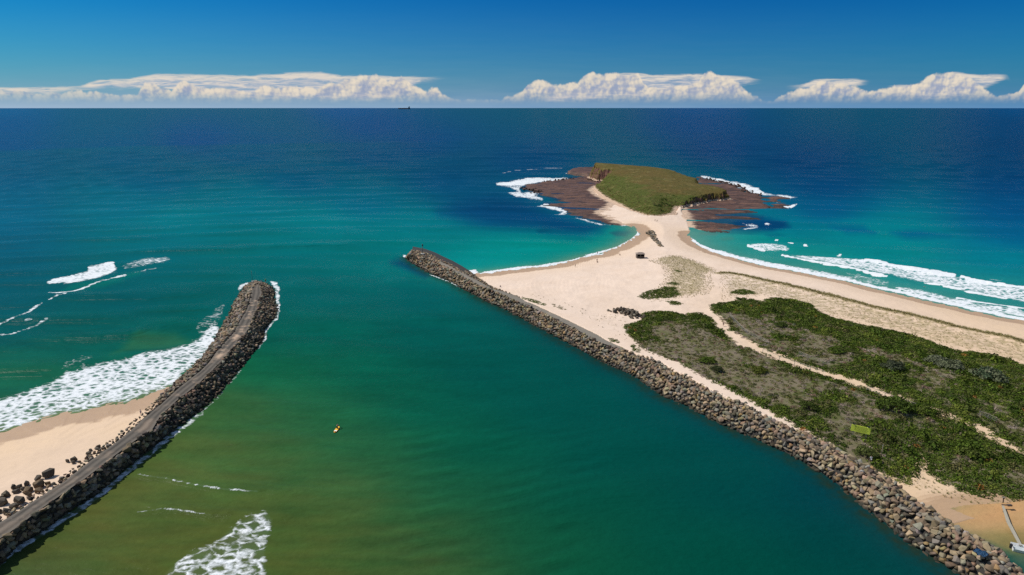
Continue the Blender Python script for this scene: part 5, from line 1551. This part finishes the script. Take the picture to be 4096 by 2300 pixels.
# ships near the horizon
def ship(px, py, width_px, label, name, tall):
    x, y = G(px, py, 0)
    d = math.hypot(x, y)
    L = width_px * d / FPX * 0.98
    r = empty(name, (x, y, 0), math.atan2(-x, y) + PI)
    tag(r, label, "ship", "ships far out at sea")
    H = 0.075 * L
    V, F = hull(L, L * 0.15, H, 20, 0.16, -0.02 * L, 0.9)
    me = bpy.data.meshes.new("hull"); me.from_pydata(V, [], F); me.validate(); link("hull", me, M_NAVY, r)
    MB().box((0, 0, H * 0.95), (L * 0.9, L * 0.125, H * 0.1)).build("deck", M_RED, r)
    MB().box((-L * 0.38, 0, H * 1.75), (L * 0.10, L * 0.12, H * 1.6)).build("bridge", M_CREAM, r)
    MB().box((-L * 0.45, 0, H * 2.1), (L * 0.045, L * 0.05, H * 2.2), taper=0.8).build("funnel", M_NAVY, r)
    for i in range(5): MB().box((L * (-0.24 + 0.14 * i), 0, H * 1.12), (L * 0.10, L * 0.09, H * 0.24)).build("hatch", M_RED, r)
    for i in range(2 if tall else 4): MB().rod((L * (-0.17 + 0.18 * i), 0, H), (L * (-0.17 + 0.18 * i), 0, H * 2.0), L * 0.006, n=6).build("crane_post", M_CREAM, r)
    MB().rod((L * 0.44, 0, H), (L * 0.44, 0, H * 1.9), L * 0.005, n=6).build("foremast", M_CREAM, r)
    return r


s1 = ship(1617, 436.5, 46, "dark cargo ship with pale bridge just below the horizon left of centre", "cargo_ship", True)
s2 = ship(2562, 430.0, 32, "tiny dark ship on the horizon above the island", "cargo_ship", False)

# ------------------------------------------------------------------ people
SKIN = flat_mat("skin", (0.40, 0.24, 0.17), 0.6, 0.05)
HAIR = flat_mat("dark_hair", (0.03, 0.02, 0.014), 0.8)
_cloth = {}


def cloth(rgb):
    if rgb not in _cloth: _cloth[rgb] = flat_mat("cloth_%d" % (len(_cloth) + 1), rgb, 0.85, 0.12, 8.0)
    return _cloth[rgb]


def skin_mesh(name, verts, edges, radii, mat, parent, sub=1):
    me = bpy.data.meshes.new(name)
    me.from_pydata(verts, edges, [])
    o = bpy.data.objects.new(name, me); COL.objects.link(o)
    sk = o.modifiers.new("skin", "SKIN"); sk.use_smooth_shade = True
    if sub: ss = o.modifiers.new("sub", "SUBSURF"); ss.levels = sub; ss.render_levels = sub
    for i, r_ in enumerate(radii): me.skin_vertices[0].data[i].radius = r_ if isinstance(r_, tuple) else (r_, r_)
    me.skin_vertices[0].data[0].use_root = True
    dg = bpy.context.evaluated_depsgraph_get()
    m2 = bpy.data.meshes.new_from_object(o.evaluated_get(dg))
    bpy.data.objects.remove(o)
    m2.name = name
    m2.materials.clear()
    return link(name, m2, mat, parent, True)


def person(px, py, label, pose="stand", top=(0.1, 0.1, 0.1), legs=(0.05, 0.05, 0.07), facing=0.0, ground=spit_z, z=None, at=None, bare=False, hat=None):
    x, y, z = at if at else spot(px, py, z, ground)
    r = empty("person", (x, y, z), facing)
    tag(r, label, "person")
    hip, kn, ft = 0.92, 0.48, 0.06
    if pose in ("stand", "walk"):
        st = 0.22 if pose == "walk" else 0.04
        J = {"pelvis": (0, 0, hip), "spine": (0, 0.0, 1.15), "chest": (0, 0.01, 1.36), "neck": (0, 0.02, 1.49), "head": (0, 0.04, 1.60), "crown": (0, 0.03, 1.70),
             "hipL": (-0.10, 0, 0.90), "kneeL": (-0.11, st * 0.8, kn), "ankL": (-0.11, st * 1.1, 0.09), "toeL": (-0.12, st * 1.1 + 0.17, 0.03),
             "hipR": (0.10, 0, 0.90), "kneeR": (0.11, -st * 0.3, kn), "ankR": (0.11, -st * 1.5, 0.10), "toeR": (0.12, -st * 1.5 + 0.17, 0.03),
             "shL": (-0.19, 0, 1.40), "elL": (-0.25, -0.03 - st * 0.4, 1.12), "wrL": (-0.25, 0.06 - st * 0.5, 0.87),
             "shR": (0.19, 0, 1.40), "elR": (0.25, -0.03 + st * 0.4, 1.12), "wrR": (0.25, 0.10 + st * 0.5, 0.88)}
    elif pose == "sit":
        J = {"pelvis": (0, 0, 0.13), "spine": (0, -0.05, 0.38), "chest": (0, -0.03, 0.60), "neck": (0, 0.02, 0.74), "head": (0, 0.06, 0.85), "crown": (0, 0.06, 0.95),
             "hipL": (-0.10, 0.02, 0.12), "kneeL": (-0.16, 0.36, 0.42), "ankL": (-0.14, 0.62, 0.09), "toeL": (-0.15, 0.80, 0.04),
             "hipR": (0.10, 0.02, 0.12), "kneeR": (0.16, 0.36, 0.42), "ankR": (0.14, 0.62, 0.09), "toeR": (0.15, 0.80, 0.04),
             "shL": (-0.19, -0.02, 0.64), "elL": (-0.24, 0.14, 0.46), "wrL": (-0.16, 0.36, 0.48),
             "shR": (0.19, -0.02, 0.64), "elR": (0.24, 0.14, 0.46), "wrR": (0.16, 0.36, 0.48)}
    elif pose == "kneel":
        J = {"pelvis": (0, -0.02, 0.34), "spine": (0, 0.03, 0.58), "chest": (0, 0.10, 0.80), "neck": (0, 0.16, 0.93), "head": (0, 0.21, 1.03), "crown": (0, 0.21, 1.13),
             "hipL": (-0.10, 0.0, 0.32), "kneeL": (-0.15, 0.40, 0.09), "ankL": (-0.13, -0.02, 0.08), "toeL": (-0.13, -0.18, 0.04),
             "hipR": (0.10, 0.0, 0.32), "kneeR": (0.15, 0.40, 0.09), "ankR": (0.13, -0.02, 0.08), "toeR": (0.13, -0.18, 0.04),
             "shL": (-0.19, 0.10, 0.84), "elL": (-0.18, 0.34, 0.74), "wrL": (0.08, 0.52, 0.86),
             "shR": (0.19, 0.10, 0.84), "elR": (0.34, 0.30, 0.62), "wrR": (0.42, 0.50, 0.50)}
    else:  # swim: head, shoulders and arms out of the water
        J = {"pelvis": (0, -0.45, -0.25), "spine": (0, -0.22, -0.12), "chest": (0, 0.0, 0.0), "neck": (0, 0.10, 0.13), "head": (0, 0.14, 0.24), "crown": (0, 0.13, 0.34),
             "hipL": (-0.1, -0.5, -0.28), "kneeL": (-0.11, -0.9, -0.35), "ankL": (-0.11, -1.3, -0.35), "toeL": (-0.11, -1.45, -0.4),
             "hipR": (0.1, -0.5, -0.28), "kneeR": (0.11, -0.9, -0.35), "ankR": (0.11, -1.3, -0.35), "toeR": (0.11, -1.45, -0.4),
             "shL": (-0.19, 0.02, 0.04), "elL": (-0.38, 0.22, 0.02), "wrL": (-0.40, 0.46, 0.03), "shR": (0.19, 0.02, 0.04), "elR": (0.38, 0.22, 0.02), "wrR": (0.40, 0.46, 0.03)}
    RAD = {"pelvis": (0.145, 0.11), "spine": (0.125, 0.095), "chest": (0.15, 0.105), "neck": 0.055, "head": 0.092, "crown": 0.07, "hip": 0.085, "knee": 0.056, "ank": 0.038, "toe": 0.032, "sh": 0.058, "el": 0.042, "wr": 0.029}
    names = list(J)
    V = [J[k] for k in names]
    Rr = [RAD[k] if k in RAD else RAD[k.rstrip("LR")] for k in names]
    ix = {k: i for i, k in enumerate(names)}
    E = [("pelvis", "spine"), ("spine", "chest"), ("chest", "neck"), ("neck", "head"), ("head", "crown"), ("pelvis", "hipL"), ("hipL", "kneeL"), ("kneeL", "ankL"), ("ankL", "toeL"), ("pelvis", "hipR"), ("hipR", "kneeR"), ("kneeR", "ankR"), ("ankR", "toeR"),
         ("chest", "shL"), ("shL", "elL"), ("elL", "wrL"), ("chest", "shR"), ("shR", "elR"), ("elR", "wrR")]
    E = [(ix[a], ix[b]) for a, b in E]
    h = Vector(J["head"])
    V.append(tuple(h + Vector((0, 0.105, -0.005)))); Rr.append(0.016); E.append((ix["head"], len(V) - 1))       # nose
    for sx in (-1, 1): V.append(tuple(h + Vector((sx * 0.10, -0.01, 0.0)))); Rr.append(0.018); E.append((ix["head"], len(V) - 1))   # ears
    for sd in ("L", "R"):                                                                                       # hands: palm, four fingers and a thumb
        w, el = Vector(J["wr" + sd]), Vector(J["el" + sd])
        d = (w - el).normalized(); up = Vector((0, 0, 1)) if abs(d.z) < 0.8 else Vector((0, 1, 0))
        sdv = d.cross(up).normalized(); nrm = sdv.cross(d)
        V.append(tuple(w + d * 0.075)); Rr.append((0.034, 0.016)); pi_ = len(V) - 1; E.append((ix["wr" + sd], pi_))
        for k_, (off, ln) in enumerate(((-0.03, 0.075), (-0.01, 0.088), (0.012, 0.082), (0.032, 0.062))):
            a = w + d * 0.11 + sdv * off; b_ = a + d * ln * 0.55 - nrm * 0.012; c_ = b_ + d * ln * 0.35 - nrm * 0.03
            i0 = len(V); V += [tuple(a), tuple(b_), tuple(c_)]; Rr += [0.010, 0.009, 0.008]; E += [(pi_, i0), (i0, i0 + 1), (i0 + 1, i0 + 2)]
        a = w + d * 0.045 - sdv * 0.045; b_ = a + d * 0.045 - sdv * 0.018
        i0 = len(V); V += [tuple(a), tuple(b_)]; Rr += [0.012, 0.010]; E += [(ix["wr" + sd], i0), (i0, i0 + 1)]
    skin_mesh("body", V, E, Rr, SKIN, r)
    g_ = lambda *k: [J[q] for q in k]
    if not bare:
        up = Vector(J["neck"]) - Vector(J["chest"])
        vs = g_("pelvis", "spine", "chest", "shL", "elL", "shR", "elR") + [tuple(Vector(J["chest"]) + up * 0.6)]
        vs[4] = tuple(Vector(J["shL"]).lerp(Vector(J["elL"]), 0.75)); vs[6] = tuple(Vector(J["shR"]).lerp(Vector(J["elR"]), 0.75))
        skin_mesh("shirt", vs, [(0, 1), (1, 2), (2, 3), (3, 4), (2, 5), (5, 6), (2, 7)], [(0.16, 0.125), (0.142, 0.112), (0.168, 0.122), 0.075, 0.066, 0.075, 0.066, 0.066], cloth(top), r)
    vs = g_("pelvis", "hipL", "kneeL", "hipR", "kneeR")
    vs[2] = tuple(Vector(J["hipL"]).lerp(Vector(J["kneeL"]), 0.92)); vs[4] = tuple(Vector(J["hipR"]).lerp(Vector(J["kneeR"]), 0.92))
    skin_mesh("shorts", vs, [(0, 1), (1, 2), (0, 3), (3, 4)], [(0.165, 0.13), 0.104, 0.078, 0.104, 0.078], cloth(legs), r)
    hv = [tuple(Vector(J["head"]) + Vector((0, -0.03, 0.02))), tuple(Vector(J["crown"]) + Vector((0, -0.015, 0.015)))]
    skin_mesh("hat" if hat else "hair", hv, [(0, 1)], [0.10, 0.082], cloth(hat) if hat else HAIR, r)
    return r


lbz = lb_z
person(565, 1660, "person in pale shirt and purple shorts on the left beach by the curved breakwater", "walk", (0.42, 0.40, 0.38), (0.11, 0.07, 0.16), 2.4, lbz)
person(1045, 1128, "person in white shorts and black top sitting on the curved breakwater's head", "sit", (0.012, 0.014, 0.02), (0.75, 0.76, 0.78), 0.3, z=4.9)
person(1063, 1129, "person in bright lime shirt standing on the curved breakwater's head", "stand", (0.30, 0.62, 0.06), (0.02, 0.02, 0.02), 0.5, z=4.6)
person(1659, 1004, "person in pale blue sitting at the outermost tip of the long breakwater", "sit", (0.25, 0.42, 0.55), (0.05, 0.08, 0.14), 0.4, z=4.9)
person(1771, 1049, "person in pink-red shirt on the long breakwater near its tip", "stand", (0.50, 0.07, 0.10), (0.30, 0.22, 0.20), -0.6, z=4.3)
person(2002, 1148, "person in grey clothes on the sand edge beside the long breakwater", "sit", (0.20, 0.22, 0.24), (0.10, 0.11, 0.13), 0.5)
person(2301, 1068, "person in black walking on the damp sand nearest the breakwater", "walk", (0.03, 0.015, 0.012), (0.03, 0.02, 0.02), 1.3)
person(2390, 1018, "person in dark blue standing in the swash of the bay", "stand", (0.03, 0.03, 0.10), (0.03, 0.03, 0.09), 0.3)
person(2388, 1047, "person standing on the sand behind a seated companion", "stand", (0.06, 0.035, 0.03), (0.10, 0.06, 0.05), 0.2)
person(2390, 1050, "person sitting on the sand in front of a standing companion", "sit", (0.04, 0.025, 0.02), (0.05, 0.03, 0.03), 0.6)
person(2480, 1021, "person in brown sitting alone on the sand left of the dark shelter", "sit", (0.13, 0.075, 0.05), (0.10, 0.06, 0.04), 0.8)
person(2620, 886, "left one of two people walking on the sand below the island", "walk", (0.10, 0.06, 0.04), (0.08, 0.05, 0.04), 0.2)
person(2628, 888, "right one of two people walking on the sand below the island", "walk", (0.16, 0.12, 0.07), (0.12, 0.09, 0.05), 0.2)
person(2893, 1305, "person in reddish-brown clothes on the narrow sand path through the scrub", "walk", (0.16, 0.06, 0.045), (0.14, 0.06, 0.05), -0.5)
person(3482, 1850, "person in light blue clothes on the sandy track beside the breakwater", "walk", (0.40, 0.50, 0.56), (0.52, 0.52, 0.54), -0.5)
person(3698, 1147, "swimmer in the surf below the ocean beach breakers", "swim", facing=2.6, z=0.25, bare=True, legs=(0.04, 0.04, 0.06))


def hill_z(x, y): return hill_fields(np.atleast_1d(np.asarray(x, float)), np.atleast_1d(np.asarray(y, float)))[0]


for px, lab, tp, zz in ((2507, "person in pale clothes on the island's skyline, the left one", (0.55, 0.55, 0.42), 4), (2546, "person in light blue top on the island's skyline, the right one", (0.45, 0.62, 0.70), 4)):
    a = math.atan((px - 2048) / 2640.0)
    ys = np.linspace(690, 750, 121)
    xs = ys * math.tan(a)
    hz_ = hill_z(xs, ys)
    _, cyy = to_pixel(xs, ys)
    # farthest place on the plateau still in sight
    el = (CAMH - hz_) / ys
    i = int(np.argmin(np.where(hz_ > 12, el, 9)))
    person(0, 0, lab, "stand", tp, (0.16, 0.16, 0.15), 0.3, at=(float(xs[i]), float(ys[i]), float(hz_[i])))

# paddler on the yellow board
bx, by = G(1347, 1718, 0.1)
board_rz = math.radians(-6)
r = empty("paddle_board", (bx, by, 0.16), board_rz)
tag(r, "yellow paddle board with a white band and orange rim in the channel", "paddle board")
n = 22
half = 1.62
prof = [(-half + 2 * half * i / n) for i in range(n + 1)]
wid = lambda t: 0.41 * (1 - abs(t / half) ** (2.6 if t > 0 else 3.6)) ** 0.62 if abs(t) < half else 0.0
outline = [(wid(t), t) for t in prof] + [(-wid(t), t) for t in prof[::-1][1:-1]]
MB().poly([(p[0] * 1.03, p[1] * 1.015) for p in outline], -0.09, 0.02).build("rim", flat_mat("orange_board_rim", (0.70, 0.20, 0.02), 0.4, 0.05), r, smooth=False)
MB().poly([(p[0] * 0.93, p[1] * 0.975) for p in outline], 0.02, 0.032).build("deck", flat_mat("yellow_board_deck", (0.85, 0.50, 0.015), 0.4, 0.05), r)
sub_ = [(wid(t) * 0.94, t) for t in np.linspace(-1.02, -0.50, 7)]
MB().poly(sub_ + [(-p[0], p[1]) for p in sub_[::-1]], 0.033, 0.037).build("white_band", M_WHITE, r)
MB().box((0.02, -1.18, 0.05), (0.32, 0.30, 0.03)).build("tail_pad", M_BLACK, r)
MB().box((0, -1.45, -0.18), (0.02, 0.22, 0.22)).build("fin", M_BLACK, r)
pz = 0.195
kx, ky = 0.35 * -math.sin(board_rz), 0.35 * math.cos(board_rz)
person(0, 0, "person in black kneeling on the yellow paddle board, holding a paddle", "kneel", (0.006, 0.006, 0.008), (0.006, 0.006, 0.008), board_rz, at=(bx + kx, by + ky, pz))
r2 = empty("paddle", (bx + kx, by + ky, pz), board_rz)
tag(r2, "dark paddle held over the right side of the yellow board", "paddle")
a_, b_ = Vector((0.08, 0.55, 0.92)), Vector((0.95, 0.62, -0.12))
MB().rod(a_, b_, 0.018, n=8).build("shaft", M_BLACK, r2, smooth=True)
MB().box(b_ + (b_ - a_).normalized() * 0.16, (0.05, 0.22, 0.46), (b_ - a_).to_track_quat("Z", "Y"), 0.75).build("blade", M_BLACK, r2, 0.01)
MB().rod(a_ + Vector((0, -0.07, 0)), a_ + Vector((0, 0.07, 0)), 0.02, n=8).build("grip", M_BLACK, r2)

# ------------------------------------------------------------------ sky, clouds on the horizon, sun
SUN_EL, SUN_AZ = math.radians(52), math.radians(-72)   # azimuth measured from +Y towards +X
EXPOSURE = 0.0


def curve(g, x, pts, y0=430.0):
    """piecewise line through (image x, image y) points: height above the horizon"""
    c = g.n("ShaderNodeFloatCurve")
    cm = c.mapping
    cu = cm.curves[0]
    pts = [((p[0] + 500) / 5100.0, (y0 - p[1]) / 180.0) for p in pts]
    cu.points[0].location = pts[0]; cu.points[1].location = pts[-1]
    for p in pts[1:-1]: cu.points.new(*p)
    for p in cu.points: p.handle_type = "VECTOR"
    cm.use_clip = False
    cm.update()
    g.put(c.inputs["Value"], x)
    return c.outputs[0]


CUM = [(-500, 365), (-300, 350), (-150, 372), (-60, 350), (0, 350), (20, 353), (50, 368), (65, 360), (85, 357), (100, 356), (130, 370), (200, 373), (230, 364), (260, 376), (285, 370), (310, 362), (340, 362), (355, 376), (370, 366), (395, 364), (425, 372), (480, 380), (560, 376),
       (580, 345), (605, 325), (640, 338), (680, 356), (700, 366), (718, 340), (742, 318), (765, 327), (800, 350), (920, 350), (950, 358), (1024, 372), (1040, 352), (1055, 345), (1110, 346), (1130, 354), (1145, 345), (1190, 346), (1210, 355), (1245, 346), (1280, 354), (1300, 337), (1340, 325),
       (1350, 338), (1372, 328), (1395, 315), (1420, 310), (1440, 308), (1452, 302), (1490, 300), (1520, 306), (1560, 320), (1600, 312), (1612, 308), (1640, 330), (1655, 345), (1680, 352), (1710, 362), (1727, 350), (1760, 351), (1775, 378), (1830, 394), (1990, 398), (2015, 393), (2030, 380), (2045, 386),
       (2062, 380), (2085, 374), (2100, 346), (2115, 331), (2140, 330), (2155, 322), (2172, 319), (2188, 326), (2200, 321), (2210, 335), (2228, 341), (2260, 340), (2277, 329), (2300, 328), (2315, 325), (2330, 303), (2350, 297), (2375, 288), (2390, 296), (2420, 300), (2438, 297), (2455, 291), (2480, 292),
       (2495, 303), (2515, 301), (2540, 294), (2560, 308), (2575, 352), (2590, 345), (2600, 340), (2612, 346), (2640, 356), (2662, 345), (2690, 341), (2720, 346), (2750, 337), (2785, 327), (2798, 316), (2806, 292), (2822, 288), (2850, 297), (2882, 306), (2912, 312), (2942, 326), (2960, 346), (2978, 366),
       (3003, 380), (3015, 369), (3028, 382), (3050, 402), (3085, 402), (3100, 396), (3112, 383), (3130, 380), (3142, 363), (3152, 376), (3168, 364), (3180, 354), (3212, 356), (3240, 346), (3252, 330), (3268, 322), (3310, 319), (3330, 340), (3345, 335), (3375, 336), (3392, 338), (3410, 346), (3440, 352),
       (3465, 368), (3500, 359), (3530, 355), (3550, 346), (3562, 336), (3578, 346), (3602, 342), (3640, 339), (3670, 330), (3690, 309), (3705, 297), (3722, 293), (3740, 298), (3762, 293), (3778, 290), (3800, 297), (3850, 303), (3885, 325), (3920, 352), (3960, 375), (3990, 392), (4012, 371), (4035, 380),
       (4062, 362), (4080, 334), (4096, 328), (4200, 318), (4320, 350), (4450, 340), (4600, 370)]
ANV_T = [(-500, 350), (60, 352), (200, 352), (330, 346), (420, 322), (520, 320), (640, 301), (700, 300), (760, 302), (900, 304), (1024, 306), (1110, 300), (1180, 295), (1290, 293), (1335, 301), (1400, 308), (1500, 306), (1640, 311), (1730, 312), (1830, 312), (1870, 400), (1960, 400), (2050, 400), (2150, 400),
         (2480, 296), (2560, 297), (2600, 303), (2680, 302), (2760, 299), (2860, 303), (2950, 310), (3050, 322), (3110, 345), (3200, 340), (3256, 320), (3310, 317), (3400, 320), (3475, 327), (3520, 345), (3700, 340), (3776, 291), (3830, 297), (3900, 304), (3960, 303), (4018, 305), (4040, 398), (4600, 400)]
ANV_B = [(-500, 372), (200, 372), (420, 350), (640, 350), (800, 372), (1024, 385), (1500, 392), (1600, 380), (1650, 345), (1690, 327), (1760, 319), (1830, 313), (1870, 402), (2050, 402), (2150, 402), (2480, 385), (2860, 375), (2940, 345), (3000, 330), (3050, 324), (3110, 346), (3250, 360), (3350, 350), (3420, 340), (3475, 329),
         (3520, 347), (3700, 390), (3860, 370), (3930, 345), (3970, 325), (4018, 309), (4040, 400), (4600, 402)]


def build_world():
    w = bpy.data.worlds.new("World")
    S.world = w
    w.use_nodes = True
    nt = w.node_tree
    g = N(nt)
    bg = nt.nodes["Background"]
    sky = g.n("ShaderNodeTexSky", sky_type="NISHITA")
    sky.sun_disc = False
    sky.sun_elevation = SUN_EL; sky.sun_rotation = SUN_AZ
    sky.altitude = 80; sky.air_density = 1.0; sky.dust_density = 0.6; sky.ozone_density = 3.0
    d = g.n("ShaderNodeTexCoord").outputs["Generated"]
    s = g.n("ShaderNodeSeparateXYZ"); g.put(s.inputs[0], d)
    yy = g.m("MAXIMUM", s.outputs[1], 0.08)
    u = g.m("DIVIDE", s.outputs[0], yy); v = g.m("DIVIDE", s.outputs[2], yy)
    # position along the horizon and height over it
    cx = g.m("MULTIPLY_ADD", u, 2629.0, 2048.0)
    h = g.m("MULTIPLY", v, 2700.0)
    xn = g.m("DIVIDE", g.m("ADD", cx, 500.0), 5100.0)
    cv = g.n("ShaderNodeCombineXYZ"); g.put(cv.inputs[0], cx); g.put(cv.inputs[1], h)
    base_sky = sky.outputs[0]

    def bill(dx, dy):
        p = g.scale(cv.outputs[0], (1, 1, 1), loc=(dx, dy, 0))
        wn = g.noise(p, 0.03, 2, 0.5, out="Color")
        wp = g.n("ShaderNodeVectorMath", operation="MULTIPLY_ADD"); g.put(wp.inputs[0], wn); wp.inputs[1].default_value = (14, 14, 0); g.put(wp.inputs[2], p)
        a = g.vor(wp.outputs[0], 0.022, "F1")
        b = g.vor(wp.outputs[0], 0.060, "F1")
        c = g.noise(p, 0.11, 5, 0.6)
        r = g.m("ADD", g.m("MULTIPLY", a, -0.62), g.m("MULTIPLY", b, -0.30))
        return g.m("ADD", g.m("ADD", r, 0.62), g.m("MULTIPLY", g.m("SUBTRACT", c, 0.5), 0.30))
    b0 = bill(0, 0)
    b1 = bill(9, -7)       # a step towards the sun
    b2 = bill(20, -17)
    top = g.m("MULTIPLY", curve(g, xn, CUM), 180.0)
    dist = g.m("ADD", g.m("SUBTRACT", top, h), g.m("MULTIPLY", g.m("SUBTRACT", b0, 0.22), 20.0))
    cov = g.ss(-3.0, 8.0, dist)
    lit = g.m("ADD", g.m("MULTIPLY", g.m("SUBTRACT", b0, b1), 1.5), g.m("MULTIPLY", g.m("SUBTRACT", b0, b2), 0.9))
    near_top = g.ss(46.0, 4.0, dist)
    shade = g.m("ADD", g.m("MULTIPLY_ADD", lit, 0.9, 0.40), g.m("MULTIPLY", near_top, 0.34), clamp=True)
    ccol = g.ramp(shade, [(0.0, tuple(srgb(150, 162, 188))), (0.35, tuple(srgb(178, 181, 192))), (0.65, tuple(srgb(210, 203, 194))), (1.0, tuple(srgb(232, 219, 200)))])
    # flat anvils and veils behind the towers
    st = g.noise(g.scale(cv.outputs[0], (0.010, 0.085, 1), rot=(0, 0, 0.02)), 1.0, 6, 0.62, 0.6)
    at, ab = g.m("MULTIPLY", curve(g, xn, ANV_T), 180.0), g.m("MULTIPLY", curve(g, xn, ANV_B), 180.0)
    wob = g.m("MULTIPLY", g.m("SUBTRACT", st, 0.5), 22.0)
    hh = g.m("ADD", h, wob)
    a1 = g.m("MULTIPLY", g.ss(-4.0, 5.0, g.m("SUBTRACT", at, hh)), g.ss(-14.0, 12.0, g.m("SUBTRACT", hh, ab)))
    a1 = g.m("MULTIPLY", a1, g.ss(3.0, 22.0, g.m("SUBTRACT", at, ab)))
    a1 = g.m("MULTIPLY", a1, g.m("MULTIPLY_ADD", g.ss(0.28, 0.6, st), 0.5, 0.42))
    acol = g.mix(g.ss(0.35, 0.7, g.m("ADD", st, g.m("MULTIPLY", g.ss(30.0, 0.0, g.m("SUBTRACT", at, h)), 0.2))), tuple(srgb(168, 178, 200)), tuple(srgb(228, 217, 204)))
    # pale haze lying on the sea
    hz = g.m("POWER", 2.718, g.m("MULTIPLY", h, -1.0 / 112.0))
    hz = g.m("MULTIPLY", hz, g.ss(480.0, 300.0, h))
    wx_ = g.m("MULTIPLY_ADD", xn, -0.12, 0.98, clamp=True)
    band = g.noise(g.scale(cv.outputs[0], (0.004, 0.05, 1)), 1.0, 4, 0.6)
    hcol = g.mix(g.ss(0.0, 1.0, g.m("ADD", xn, g.m("MULTIPLY", g.m("SUBTRACT", band, 0.5), 0.35))), tuple(srgb(160, 184, 208)), tuple(srgb(98, 146, 192)))
    # everything is stated as seen radiance; the sky node is brought to the same scale
    # deep polarised blue of the low sky ahead
    sc_ = g.n("ShaderNodeSeparateColor"); g.put(sc_.inputs[0], base_sky)
    ch = []
    for i, (ref, pw, gain) in enumerate(((3.0, 1.9, 0.004), (4.45, 1.6, 0.138), (6.03, 1.15, 0.405))):
        x_ = g.m("POWER", g.m("MULTIPLY", sc_.outputs[i], 1.0 / ref), pw)
        ch.append(g.m("MULTIPLY", x_, gain / SKY_STRENGTH / 2 ** EXPOSURE))
    cc = g.n("ShaderNodeCombineColor")
    for i in range(3): g.put(cc.inputs[i], ch[i])
    low = g.ss(0.50, 0.22, s.outputs[2])
    c = g.mix(low, base_sky, cc.outputs[0])
    k = 1.0 / (SKY_STRENGTH * 2 ** EXPOSURE)

    def up(col):
        x = g.n("ShaderNodeVectorMath", operation="SCALE"); g.put(x.inputs[0], col); x.inputs["Scale"].default_value = k
        return x.outputs[0]
    c = g.mix(g.m("MULTIPLY", hz, wx_), c, up(hcol))
    c = g.mix(a1, c, up(acol))
    # cloud feet sink into the haze
    foot = g.ss(16.0, 76.0, g.m("ADD", h, g.m("MULTIPLY", band, 14.0)))
    veil = g.ss(0.02, 0.30, xn)
    veil = g.m("MULTIPLY", g.m("MULTIPLY_ADD", veil, 0.50, 0.44), g.m("MULTIPLY_ADD", g.ss(0.78, 1.0, xn), -0.22, 1.0))
    c = g.mix(g.m("MULTIPLY", g.m("MULTIPLY", cov, foot), veil), c, up(ccol))
    fwd = g.m("MULTIPLY", g.ss(0.10, 0.25, s.outputs[1]), g.ss(0.55, 0.45, s.outputs[2]))
    g.put(bg.inputs[0], base_sky)
    bg.inputs[1].default_value = SKY_STRENGTH
    bg2 = g.n("ShaderNodeBackground"); g.put(bg2.inputs[0], c); bg2.inputs[1].default_value = SKY_STRENGTH
    mx = g.n("ShaderNodeMixShader"); g.put(mx.inputs[0], fwd); g.put(mx.inputs[1], bg.outputs[0]); g.put(mx.inputs[2], bg2.outputs[0])
    g.put(nt.nodes["World Output"].inputs[0], mx.outputs[0])
    w.cycles.sampling_method = "MANUAL"
    w.cycles.sample_map_resolution = 512


SKY_STRENGTH = 0.10
build_world()
sun_d = bpy.data.lights.new("sun", "SUN")
sun_d.energy = 4.5; sun_d.angle = math.radians(0.53); sun_d.color = (1.0, 0.955, 0.89)
sun = bpy.data.objects.new("sun", sun_d)
COL.objects.link(sun)
sv = Vector((math.cos(SUN_EL) * math.sin(SUN_AZ), math.cos(SUN_EL) * math.cos(SUN_AZ), math.sin(SUN_EL)))
sun.rotation_euler = sv.to_track_quat("Z", "Y").to_euler()
sun.location = (0, 0, 400)
S.view_settings.view_transform = "Standard"
S.view_settings.look = "None"
S.view_settings.exposure = EXPOSURE
S.view_settings.gamma = 1.0
S.render.film_transparent = False
S.cycles.max_bounces = 6
S.cycles.diffuse_bounces = 3
S.cycles.use_denoising = False
S.cycles.sample_clamp_direct = 2.5
S.cycles.sample_clamp_indirect = 2.5
